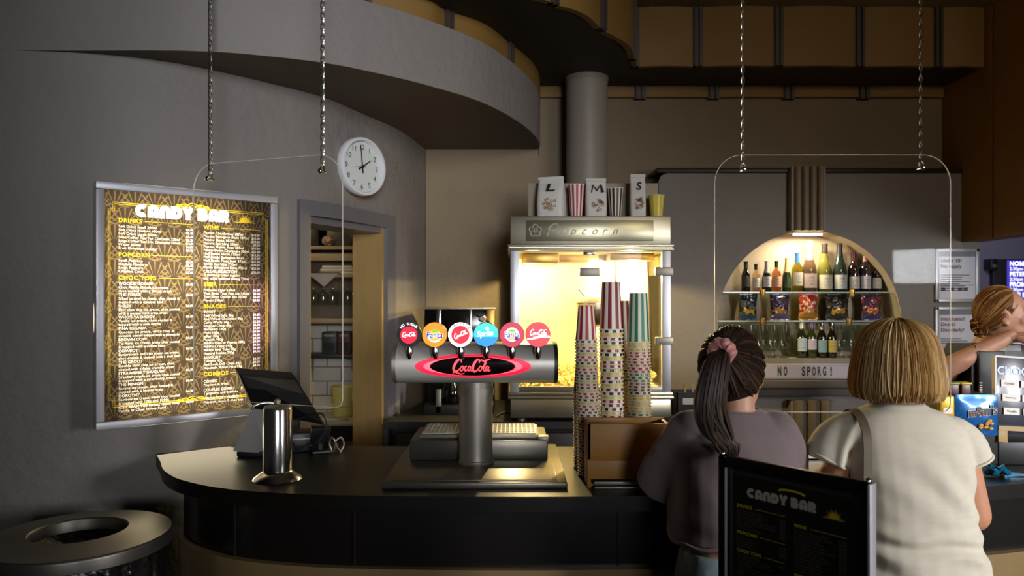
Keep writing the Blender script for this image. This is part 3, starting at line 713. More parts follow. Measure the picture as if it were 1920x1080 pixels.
# dark tubs and a crumpled brown bag on the top shelf
def tub(px, w_, h_, mat, label):
    tt = thing('storage_tub', label, 'tub', (kx(px, Ys1+.1), Ys1 + .12, zs1))
    mb = MB(); mb.box(-w_/2, w_/2, -.09, .09, 0, h_, r=.012); mb.build('body', mat, tt)
    mb = MB(); mb.box(-w_/2-.006, w_/2+.006, -.096, .096, h_, h_ + .02, r=.006); mb.build('lid', BLACKSAT, tt)
tub(585, .13, .14, BLACKSAT, 'black storage tub at the door edge of the topmost kitchen shelf')
tub(640, .17, .15, M('tub_brown', '3d3424', .5), 'dark brown storage tub on the topmost kitchen shelf')
tub(668, .08, .17, BLACKPL, 'narrow black tub at the jamb end of the topmost kitchen shelf')
mb = MB(); c0 = Vector((0, 0, .035)); mb.ell(c0, .05, .05, .036, 18, 12)
mb.v = [tuple(Vector(v) + Vector((noise.noise(Vector(v)*50), noise.noise(Vector(v)*50 + Vector((9, 0, 0))), abs(noise.noise(Vector(v)*50 + Vector((0, 9, 0)))))) * .014) for v in mb.v]
b_ = mb.build('paper_bundle', M('pinkish_paper', '9a7d6b', .7, var=(30, .3)), None, 20, (kx(618, Ys1+.05), Ys1 + .05, zs1)); tag(b_, 'small crumpled pinkish bundle on the topmost kitchen shelf', 'bundle')
# folded cloths with a corner that hangs over the shelf edge
fc = thing('folded_cloth', 'pile of folded pale cloth with one corner hanging over the kitchen shelf', 'cloth', (kx(640, Ys3+.12), Ys3 + .13, zs3))
mb = MB()
for k in range(3): mb.box(-.135 + .012*k, .135 - .02*k, -.10, .10, .02*k, .02*k + .019, r=.008)
CL = M('pale_cloth', 'b5ab96', .85, var=(14, .12), bump=(60, .2, .004)); mb.build('folds', CL, fc)
mb = MB(); mb.prism([(-.20, .012), (.02, .012), (-.085, -.085)], -.142, -.136, 'y'); mb.prism([(-.20, .006), (.02, .006), (.02, .012), (-.20, .012)], -.142, -.02, 'y'); mb.build('hanging_corner', M('grey_cloth', '8d877c', .85, var=(14, .12)), fc)
# wine glasses hung by the foot
def wine_glass(name, label, loc, s=1., flip=False, group=None):
    tt = thing(name, label, 'wine glass', loc, 0, group)
    if flip: tt.rotation_euler = (math.pi, 0, 0)
    mb = MB(); mb.lathe([(.018*s, .085*s), (.032*s, .10*s), (.038*s, .125*s), (.036*s, .155*s), (.031*s, .18*s), (.029*s, .18*s), (.034*s, .155*s), (.036*s, .125*s), (.030*s, .102*s), (.004*s, .088*s)], 20, cap0=True, cap1=True); mb.build('bowl', CLEARG, tt)
    mb = MB(); mb.lathe([(.033*s, 0), (.033*s, .003*s), (.006*s, .010*s), (.004*s, .03*s), (.004*s, .075*s), (.018*s, .086*s)], 20); mb.build('foot_and_stem', CLEARG, tt)
    return tt
g0 = wine_glass('hanging_wine_glass', 'wine glass hung upside down under the kitchen shelf', (kx(588, Ys3+.06), Ys3 + .06, zs3 - .024), 1.0, True, 'wine glasses hung under the kitchen shelf')
for px, dy in ((606, .14), (624, .05), (634, .17), (652, .12), (665, .04)):
    c_ = copy_tree(g0); c_.location = (kx(px, Ys3+dy), Ys3 + dy, zs3 - .024)
# boxes on the dark shelf
for px, w_, h_, col, lb in ((620, .10, .15, '26382a', 'dark green carton on the short dark kitchen shelf'), (647, .085, .15, '5c2a1f', 'dull red carton on the short dark kitchen shelf')):
    tt = thing('carton', lb, 'box', (kx(px, Ys5+.07), Ys5 + .08, zs5)); mb = MB(); mb.box(-w_/2, w_/2, -.05, .05, 0, h_, r=.003); mb.build('body', M('carton_' + col, col, .5, var=(20, .2)), tt)
    mb = MB(); mb.box(-w_*.36, w_*.36, -.0525, -.05, h_*.78, h_*.88); mb.build('label', M('carton_label', '8a8a76', .6), tt, 0)
    mb = MB(); mb.box(-w_*.4, w_*.4, -.0525, -.05, h_*.12, h_*.52); mb.build('window', BLACKPL, tt, 0)
# bench with a yellow bucket
kb = thing('kitchen_bench', 'pale topped kitchen bench with dark front behind the door', 'bench', (kx(630, 4.9), KY, 0))
KBZ = Z(772, KY - .02); KF = KY - .50
mb = MB(); mb.box(-.75, .30, -.50, -.01, KBZ - .02, KBZ, r=.004); mb.build('bench_top', M('pale_bench', 'a79f8d', .4), kb)
mb = MB(); mb.box(-.75, .30, -.48, -.44, KBZ - .12, KBZ - .02); mb.build('apron', BLACKSAT, kb, 0)
for sx_ in (-.72, .27):
    for sy_ in (-.46, -.05): mb = MB(); mb.box(sx_-.02, sx_+.02, sy_-.02, sy_+.02, 0, KBZ - .02); mb.build('leg', STEELD, kb, 0)
mb = MB(); mb.box(-.7, .25, -.46, -.03, KBZ - .34, KBZ - .32); mb.build('under_shelf', SH, kb, 0)
bk_ = thing('bucket', 'pale yellow plastic bucket on the kitchen bench', 'bucket', (kx(645, 5.05), 5.05, KBZ))
mb = MB(); mb.lathe([(.066, 0), (.070, .004), (.082, .19), (.086, .19), (.086, .20), (.079, .20), (.067, .008)], 30, cap1=True); mb.build('body', M('yellow_plastic', 'cdbf6a', .4, var=(4, .05), trans=.0), bk_)
mb = MB(); mb.tube([(-.084, 0, .18), (-.086, -.03, .12), (-.05, -.075, .07), (.05, -.075, .07), (.086, -.03, .12), (.084, 0, .18)], .0025, 6); mb.build('handle', STEELD, bk_)
tw = thing('tea_towel', 'pale blue tea towel hanging beside the yellow bucket', 'towel', (kx(671, 5.0), 4.98, KBZ))
mb = MB(); pts = [];
for i in range(9): pts.append((-.012 + .01*math.sin(i), .004*math.cos(i*1.7), .0 + .27*i/8))
for i, (a, b, c_) in enumerate(pts[:-1]):
    w0, w1 = .022 - .012*i/8, .022 - .012*(i+1)/8; n_ = pts[i+1]
    mb.box(0, 0, 0, 0, 0, 0) if False else mb.prism([(a-w0, c_), (a+w0, c_), (n_[0]+w1, n_[2]), (n_[0]-w1, n_[2])], b - .008, b + .008, 'y')
mb.build('cloth', M('towel_blue', 'b7c2c2', .85, var=(30, .08)), tw, 80)
# a few utensils lying on the bench
for px, dx, lb in ((612, .07, 'steel spoon lying at the door edge of the kitchen bench'), (632, .05, 'steel spoon lying in front of the yellow bucket')):
    mb = MB(); mb.tube([(-dx, -.02, .004), (0, 0, .004), (dx*.7, .012, .004)], .003, 6); mb.ell((dx, .02, .006), .022, .013, .004, 12, 6)
    tag(mb.build('spoon', STEEL, None, 60, (kx(px, 4.86), 4.86, KBZ)), lb, 'spoon')

# ------------------------------------------------------------------ popcorn machine
PY_ = 3.57; px0, px1 = X(957, PY_), X(1258, PY_); pw_ = px1 - px0; PD = .62
pm = thing('popcorn_machine', 'lit steel popcorn machine with glass doors on the back bench', 'popcorn machine', ((px0+px1)/2, PY_, BZ))
zz = lambda py: Z(py, PY_) - BZ
hw = pw_/2
POPST = M('popcorn_steel', 'aca692', .36, .9, var=(8, .10), bump=(60, .05, .002))
m = MB(); m.box(-hw, hw, 0, PD, zz(784), zz(748), r=.005)
for sx_ in (-hw+.05, hw-.05):
    for sy_ in (.05, PD-.05): m.lathe([(.02, 0), (.022, .012)], 12, (sx_, sy_, 0))
m.build('base', POPST, pm)
m = MB(); m.box(-hw-.012, hw+.012, -.014, PD+.01, zz(748), zz(742), r=.003); m.box(-hw-.008, hw+.008, -.010, PD+.01, zz(742), zz(735), r=.003); m.build('base_trim', POPST, pm)
m = MB(); m.lathe([(.022, 0), (.024, .02), (.012, .03)], 18, T=off(-.02, -.002, (zz(784)+zz(748))/2) @ LY); m.build('knob', BLACKPL, pm)
m = MB(); m.box(-hw-.012, hw+.012, -.014, PD+.01, zz(470), zz(464.5), r=.003); m.box(-hw-.006, hw+.006, -.008, PD+.005, zz(464.5), zz(463)); m.box(-hw-.012, hw+.012, -.014, PD+.01, zz(463), zz(458), r=.003); m.build('top_trim', POPST, pm)
ZT = zz(405)
m = MB(); m.box(-hw, hw, .0, PD, zz(458), ZT, r=.004); m.build('header', POPST, pm)
sgx0, sgx1 = X(986, PY_) - pm.location.x, X(1225, PY_) - pm.location.x
m = MB(); m.box(sgx0, sgx1, -.004, .002, zz(452), zz(413), r=.002); hp = m.build('sign_panel', M('etched_panel', '8f8a72', .3, .85, var=(10, .1)), pm)
m = MB(); sc_z = (zz(452)+zz(413))/2
def pen(pts, w_, ox, oz, s): m.ribbon([(ox + p.x*s, oz + p.y*s) for p in cat([(a, b, 0) for a, b in pts], 5)], w_, 0, off(0, -.0065))
for k in range(5):                                     # popped kernel mark
    a = R(90 + 72*k); cx_, cz_ = sgx0 + .045 + .018*math.cos(a), sc_z + .018*math.sin(a)
    m.ribbon(ellipse_pts(cx_, cz_, .012, .012, 16), .004, 0, off(0, -.0065), closed=True)
m.build('kernel_print', M('sign_pale', 'a29d86', .55, .2), hp, 0); m = MB()
s_ = .040; ox = sgx0 + .10; oz = sc_z - .030
pen([(0,0),(.5,1.2),(.9,1.5)], .005, ox, oz, s_); pen([(.15,.95),(.7,1.5),(1.3,1.5),(1.2,.95),(.5,.75)], .005, ox, oz, s_)       # P
for k, wd in enumerate(('O', 'p', 'c', 'o', 'r', 'n')):
    vs_, fs_ = glyphs(wd, .052 if wd.islower() else .046, -.0, .35, 'LEFT'); m.add(vs_, fs_, 0, off(ox + .062 + k*.050, -.0065, oz + .012))
m.build('sign_lettering', M('sign_pale', 'a29d86', .55, .2), hp, 0)
# corner posts, glass, doors
cz0, cz1 = zz(735), zz(470)
for sx_ in (-hw, hw - .042):
    for sy_ in (0., PD - .03):
        m = MB(); m.box(sx_, sx_ + .042, sy_, sy_ + .03, cz0, cz1, r=.003); m.build('corner_post', M('satin_aluminium', 'c2c2c8', .42, .75, var=(6, .04)), pm)
m = MB()
for sx_ in (-1, 1): m.box(sx_*(hw-.006) - .004, sx_*(hw-.006) + .004, .03, PD-.03, cz1 - .105, cz1)
m.build('spill_shield', POPST, pm, 0)  # opaque strips added to cut off the lamps' sideways spill
PGLASS = glass('popcorn_glass', 'fbf9f0', .12)
for sx_ in (-1, 1):
    m = MB(); m.box(sx_*(hw-.012) - .002, sx_*(hw-.012) + .002, .03, PD-.03, cz0, cz1); m.build('side_glass', PGLASS, pm, 0)
jx = X(1105, PY_) - pm.location.x
for a, b in ((-hw+.044, jx - .002), (jx + .002, hw - .044)):
    m = MB(); m.box(a, b, .006, .010, cz0 + .025, cz1 - .004); dd = m.build('glass_door', PGLASS, pm, 0)
    if a < jx - .05:
        m = MB(); m.box(X(1086, PY_)-pm.location.x, X(1124, PY_)-pm.location.x, -.016, .006, zz(518), zz(502), r=.002); m.build('catch', STEELD, dd)
        m = MB(); m.box(X(1094, PY_)-pm.location.x, X(1116, PY_)-pm.location.x, .002, .014, zz(478), zz(472), r=.002); m.build('pivot', CHROME, dd)
    else:
        for y0, y1 in ((517, 501), (646, 632)):
            m = MB(); m.box(X(1228, PY_)-pm.location.x, X(1262, PY_)-pm.location.x, -.010, .008, zz(y0), zz(y1), r=.003)
            for q in (.25, .75): m.lathe([(.003, 0), (.003, .003)], 8, T=off(X(1232, PY_)-pm.location.x, -.010, zz(y0) + (zz(y1)-zz(y0))*q) @ LY)
            m.build('hinge', STEELD, dd)
m = MB(); m.box(-hw+.04, hw-.04, .0, .02, cz0, cz0 + .025, r=.003); m.build('door_sill', STEELD, pm)
INNER = M('cream_steel', 'efe0b0', .45, .0, var=(6, .06))
m = MB(); m.box(-hw+.02, hw-.02, PD-.02, PD-.012, cz0, cz1); m.box(-hw+.02, hw-.02, .02, PD-.02, cz0 - .001, cz0 + .004); m.box(-hw+.02, hw-.02, .02, PD-.02, cz1 - .006, cz1 - .001); m.build('liner', INNER, pm, 0)
m = MB(); m.box(-hw+.06, -hw+.06+.18, .10, .36, cz1 - .055, cz1 - .006, r=.006); m.box(hw-.06-.22, hw-.06, .10, .36, cz1 - .04, cz1 - .006, r=.006); m.box(-hw+.25, jx + .02, .22, .40, cz1 - .045, cz1 - .006, r=.004); m.build('lamp_housing', M('warm_steel', 'b89a58', .35, .7, var=(20, .15)), pm)
for lx, lz in ((X(992, 3.75) - pm.location.x, .075), (X(1190, 3.75) - pm.location.x, .07)):
    m = MB(); m.ell((lx, .20, cz1 - .030), .024, .024, .028, 16, 10); bl = m.build('bulb', M('lit_bulb', 'fff0c0', .5, emit=28., var=(3, .02)), pm)
    m = MB(); m.lathe([(.018, -.012), (.018, 0)], 14, (lx, .20, cz1)); m.build('lamp_holder', STEELD, pm)
    point('popcorn_lamp', (lx, .20, cz1 - .078), (1., .80, .42), 32.0, .018, pm)
# kettle with its hanger arm
KT = M('kettle_steel', 'b5afa0', .25, 1., var=(7, .08)); kxx = X(1118, 3.85) - pm.location.x; ky = .30
ktz = Z(572, 3.87) - BZ
m = MB(); m.lathe([(.03, -.115), (.085, -.11), (.098, -.09), (.10, 0), (.104, .004), (.104, .012), (.06, .030), (.012, .040)], 32, (kxx, ky, ktz)); kt = m.build('kettle', KT, pm)
m = MB(); m.tube([(kxx - .06, ky - .02, ktz + .045), (kxx - .09, ky - .03, ktz + .085)], .006, 8); m.build('lid_handle', STEELD, kt)
m = MB(); a_ = X(1131, 3.8) - pm.location.x; m.prism([(a_ - .02, cz1), (a_ + .075, cz1), (a_ + .06, ktz - .02), (a_ + .02, ktz + .02)], .26, .30, 'y'); m.box(a_ + .07, a_ + .095, .25, .31, ktz - .1, cz1, r=.003); m.build('hanger_arm', M('bone_steel', 'cfc6a8', .4, .3), pm)
m = MB(); m.box(a_ + .035, a_ + .052, .235, .25, ktz, ktz + .11, r=.002); m.build('lever', BLACKPL, pm)
cdx = X(1214, 3.75) - pm.location.x; zc = lambda py: Z(py, 3.8) - BZ
m = MB(); m.tube(cat([(cdx, .22, cz1), (cdx + .004, .22, cz1 - .1), (cdx + .01, .22, zc(560)), (cdx + .012, .22, zc(620)), (cdx - .005, .25, zc(640)), (kxx + .09, ky, ktz - .05)], 8), .010, 10); m.lathe([(.018, -.035), (.02, 0)], 14, (cdx, .22, cz1)); m.build('cable', M('tan_cable', 'a8905c', .5), pm)
# backboard with its shelf boards on top
m = MB(); m.box(X(990, 3.72)-pm.location.x, X(1233, 3.72)-pm.location.x, .14, .15, ZT, Z(344, 3.72) - BZ, r=.002); m.build('backboard', M('backboard_beige', '9c9078', .6, var=(3, .1)), pm)
# popped corn: nobody could count it
m = MB(); rnd = random.Random(3)
for k in range(900):
    x_ = rnd.uniform(-hw+.05, hw-.05); y_ = rnd.uniform(.03, PD-.05)
    top_ = .035 + .05*(y_/PD) + .035*max(0, x_/hw)
    r_ = rnd.uniform(.007, .012); bm = bmesh.new(); bmesh.ops.create_icosphere(bm, subdivisions=1, radius=r_)
    for v in bm.verts: v.co *= rnd.uniform(.65, 1.3)
    m.bm(bm, 0, off(x_, y_, cz0 + .006 + rnd.random()**.4 * top_))
m.v = [tuple(Vector(v) + pm.location) for v in m.v]
pc = m.build('popcorn', M('popped_corn', 'e8d48a', .7, var=(60, .3)), None, 60); tag(pc, 'heap of yellow popped corn on the floor of the lit cabinet', 'popcorn', None, 'stuff')
# two cartons and bags stand on the machine's top
TZ = BZ + ZT
STR = {}
def stripe(col): return M('paper_' + col, col, .5, var=(12, .06))
def paper_cup(name, label, loc, r0, r1, h, colA, colB, n=12, inverted=False, rz=0., group=None, cat_='cup'):
    """r0 base radius, r1 rim radius; stripes run down the side"""
    mb = MB(); N_ = n*4
    prof = [(r0*.96, .004), (r0, .0), (r0, .003), (r1, h)] if not inverted else [(r0, h - .002), (r0, h), (r0, h - .003), (r1, .0)]
    mb.lathe([prof[2], prof[3]], N_, cap0=False, cap1=False, mf=lambda i, k: (k // 2) % 2)
    zc_ = .004 if not inverted else h - .004
    mb.flat([(r0*math.cos(2*math.pi*k/24), r0*math.sin(2*math.pi*k/24), zc_) for k in range(24)], 1)
    zr = h if not inverted else 0.
    mb.tube([((r1+.0005)*math.cos(2*math.pi*k/32), (r1+.0005)*math.sin(2*math.pi*k/32), zr) for k in range(32)], .0018, 6, 2, closed=True)
    o_ = mb.build(name, [stripe(colA), stripe(colB), stripe('ece4cf')], None, 60, loc); o_.rotation_euler = (0, 0, rz)
    return tag(o_, label, cat_, group)
BAGP = M('white_bag_paper', 'cfcbc4', .7, var=(9, .06), bump=(16, .5, .01))
def popcorn_bag(pxc, w_, h_, d_, rz, letter, label):
    Yb = 3.635; tt = thing('popcorn_bag', label, 'paper bag', (X(pxc, Yb), Yb, TZ), rz)
    mb = MB(); secs = [(0, 1, 1), (.25, 1.02, 1.05), (.55, 1.0, .95), (.75, .98, .62), (.88, .96, .18), (1.0, .95, .05)]; vs_ = []; fs_ = []
    per = 20
    for t_, sw_, sd_ in secs:
        for k in range(per):
            a = 2*math.pi*k/per; ex = 5; c_, s2 = math.cos(a), math.sin(a)
            x_ = math.copysign(abs(c_)**(2/ex), c_)*w_/2*sw_; y_ = math.copysign(abs(s2)**(2/ex), s2)*d_/2*sd_
            vs_.append((x_, y_ + (.02*(t_-.7) if t_ > .7 else 0)*-1, t_*h_))
    for i in range(len(secs)-1):
        for k in range(per): fs_.append([i*per+k, i*per+(k+1) % per, (i+1)*per+(k+1) % per, (i+1)*per+k])
    fs_ += [list(range(per))[::-1], [(len(secs)-1)*per+k for k in range(per)]]
    mb.add(vs_, fs_); mb.build('bag', BAGP, tt, 50)
    mb = MB(); mb.box(-w_*.485, w_*.485, -.016, .004, h_*.92, h_*1.0, r=.002); mb.build('folded_top', BAGP, tt)
    mb = MB(); vs_, fs_ = fit(letter, w_*.36, h_*.2, .03, .15)
    if letter == 'M':
        q = MB(); q.ribbon([(-.10*w_ + w_*.52*a, h_*.2*b) for a, b in ((0, 0), (.14, 1.0), (.46, .30), (.84, 1.0), (1.0, 0))], [.004, .010, .013, .015, .016]); vs_, fs_ = [Vector(v) for v in q.v], q.f
    mb.add(vs_, fs_, 0, Matrix.Translation((-w_*.13, -d_*.5 + .002, h_*.62)) @ Matrix.Rotation(R(-14), 4, 'X')); mb.build('size_letter', INK, tt, 0)
    mb = MB(); rn = random.Random(ord(letter))
    for k in range(26):
        a, rr = rn.uniform(0, 6.28), rn.uniform(0, 1)**.5; cx_, cz_ = w_*.26*rr*math.cos(a) + w_*.06, h_*.30 + h_*.15*rr*math.sin(a)
        mb.ribbon(ellipse_pts(cx_, cz_, .0055, .005, 8), .0022, 0, off(0, -d_*.525 - .0022, 0), closed=True)
    mb.build('popcorn_print', M('gold_print', '9c7436', .5), tt, 0)
zy = 3.66; bh_ = lambda a, b: (b - a) / F * zy
popcorn_bag(1034, bh_(1010, 1060), bh_(330, 405), .10, R(-18), 'L', 'largest white popcorn bag printed L, turned to the side on the machine')
popcorn_bag(1117, bh_(1098, 1137), bh_(333, 405), .075, 0, 'M', 'white popcorn bag printed M between the red and black striped cups')
popcorn_bag(1195, bh_(1180, 1209), bh_(325, 405), .06, 0, 'S', 'narrow white popcorn bag printed S beside the small yellow cup')
zy2 = 3.645
paper_cup('display_cup', 'red and white striped cup between the L and M bags', (X(1081, zy2), zy2, TZ), .029, .040, bh_(343, 404), 'a4243c', 'e6ddd0', 11)
paper_cup('display_cup', 'black and white striped cup between the M and S bags', (X(1154, zy2), zy2, TZ), .028, .041, bh_(350, 404), '2a2226', 'd9cdb8', 12)
paper_cup('display_cup', 'small yellow striped cup beside the S bag', (X(1231, zy2), zy2, TZ), .028, .0375, bh_(363, 404), 'd8bf2c', 'e6d873', 10)
# ------------------------------------------------------------------ soft drink tower
tx, ty = X(892, 2.53), 2.53
tw_ = thing('drink_tower', 'steel soft drink tower with six lit round tap badges on the counter', 'drink dispenser', (tx, ty, TOP))
lx = lambda px, Y=2.42: X(px, Y) - tx
TST = M('tower_steel', '8a8478', .40, .6, var=(16, .05), stretch=(.08, 1, 1), bump=(220, .03, .001))
m = MB(); p0, p1 = pl(716, 905, TOP + .02), pl(1064, 905, TOP + .02)
bx0, bx1, by0, by1 = p0.x - tx, p1.x - tx, p0.y - ty, 2.88 - ty
m.box(bx0, bx1, by0, by1, 0, .020, r=.004); PLS = M('plate_steel', '5f5a50', .32, .75, var=(14, .06)); m.build('base_plate', PLS, tw_)
m = MB(); m.box(bx0 + .03, bx1 - .03, by0 + .02, by1 - .03, .018, .024, r=.002); m.build('raised_pan', PLS, tw_)
m = MB(); prof = [(.058, .02), (.061, .024), (.061, .034), (.057, .036), (.057, .26), (.057, .30)]
m.lathe(prof, 36, sx=1., sy=.85); m.build('column', TST, tw_)
m = MB(); m.lathe([(.062, .255), (.062, .28)], 36, sy=.85); m.build('column_collar', STEELD, tw_)
# drum: bowed front, flat back; local x along, front surface y(v)
hz0, hz1 = Z(724, 2.42) - TOP, Z(645, 2.46) - TOP; hc, hh = (hz0 + hz1)/2, (hz1 - hz0)/2
HW = (X(1040, 2.42) - X(741, 2.42))/2; hx = (X(1040, 2.42) + X(741, 2.42))/2 - tx
def yf(v):                                   # v = height from the drum's middle
    q = max(-1, min(1, v/hh)); return -.005 - .105*(max(0, 1 - abs(q)**2.6))**.5
m = MB(); nseg = 24; pr = [(yf(hh*math.sin(R(-90 + 180*i/nseg))), hc + hh*math.sin(R(-90 + 180*i/nseg))) for i in range(nseg+1)] + [(.08, hz1), (.08, hz0)]
m.prism(pr, hx - HW, hx + HW, 'x'); dm = m.build('drum', M('drum_steel', 'cbc6bb', .40, .35, var=(16, .04), stretch=(.08, 1, 1)), tw_, 40)
for s_ in (-1, 1):
    m = MB(); xe = hx + s_*HW
    m.prism([((y_-.0)*1.02, hc + (z_-hc)*1.02) for y_, z_ in pr], xe if s_ > 0 else xe - .012, xe + .012 if s_ > 0 else xe, 'x'); m.build('end_cap', BLACKSAT if s_ > 0 else STEEL, tw_, 40)
def on_drum(e): return lambda v: Vector((v.x, yf(v.z - hc) - e, v.z))
def ell_mesh(mb, cx, cz, a, b, e, mi=0, n=48, rings=5, inner=0.):
    vs_ = []; fs_ = []
    for r_ in range(rings + 1):
        q = inner + (1 - inner) * r_/rings
        for k in range(n): vs_.append((cx + a*q*math.cos(2*math.pi*k/n), 0, cz + b*q*math.sin(2*math.pi*k/n)))
    for r_ in range(rings):
        for k in range(n): fs_.append([r_*n+k, r_*n+(k+1) % n, (r_+1)*n+(k+1) % n, (r_+1)*n+k])
    mb.add(vs_, fs_, mi, on_drum(e))
REDLIT = M('lit_red', 'e01838', .4, emit=1.35, var=(5, .08)); PINKLIT = M('lit_pink', 'ff5a6a', .4, emit=1.7, var=(5, .08))
ecx, ecz = lx(887), hc + .002 - .005; ea, eb = 109/F*2.42, .0385
m = MB(); ell_mesh(m, ecx, ecz, ea, eb, .0015); sg = m.build('lit_oval', REDLIT, dm, 60)
m = MB()
def oval_ring():
    vs_ = []; fs_ = []; n = 64
    for k in range(n):
        a = 2*math.pi*k/n; c_, s_ = math.cos(a), math.sin(a)
        for q in (0, .5, 1):
            ww = abs(c_)**3; ix_, iz_ = ea*.735*c_, eb*.81*s_; ox_, oz_ = ix_ + ea*.20*c_*ww, iz_ + eb*(.03 + .1*ww)*s_
            vs_.append((ecx + ix_ + (ox_-ix_)*q*.6, 0, ecz + iz_ + (oz_-iz_)*q*.6))
    for k in range(n):
        for q in range(2): fs_.append([3*k+q, 3*k+q+1, 3*((k+1) % n)+q+1, 3*((k+1) % n)+q])
    m.add(vs_, fs_, 0, on_drum(.0022))
oval_ring(); m.build('oval_glow', PINKLIT, dm, 60)
m = MB(); ell_mesh(m, ecx - .002, ecz, ea*.73, eb*.80, .0026); m.build('oval_centre', M('black_glass', '120c0a', .12), dm, 60)
m = MB(); q = MB(); wS = 74/F*2.42; cola_script(q, wS)
m.add([Vector((v[0] + ecx - .006 - wS*.5, 0, v[2]*1.0 + ecz - wS*.2)) for v in q.v], q.f, 0, on_drum(.0036)); m.build('cola_lettering', M('lit_letter_red', 'ff4650', .4, emit=1.5, var=(5, .03)), dm, 0)

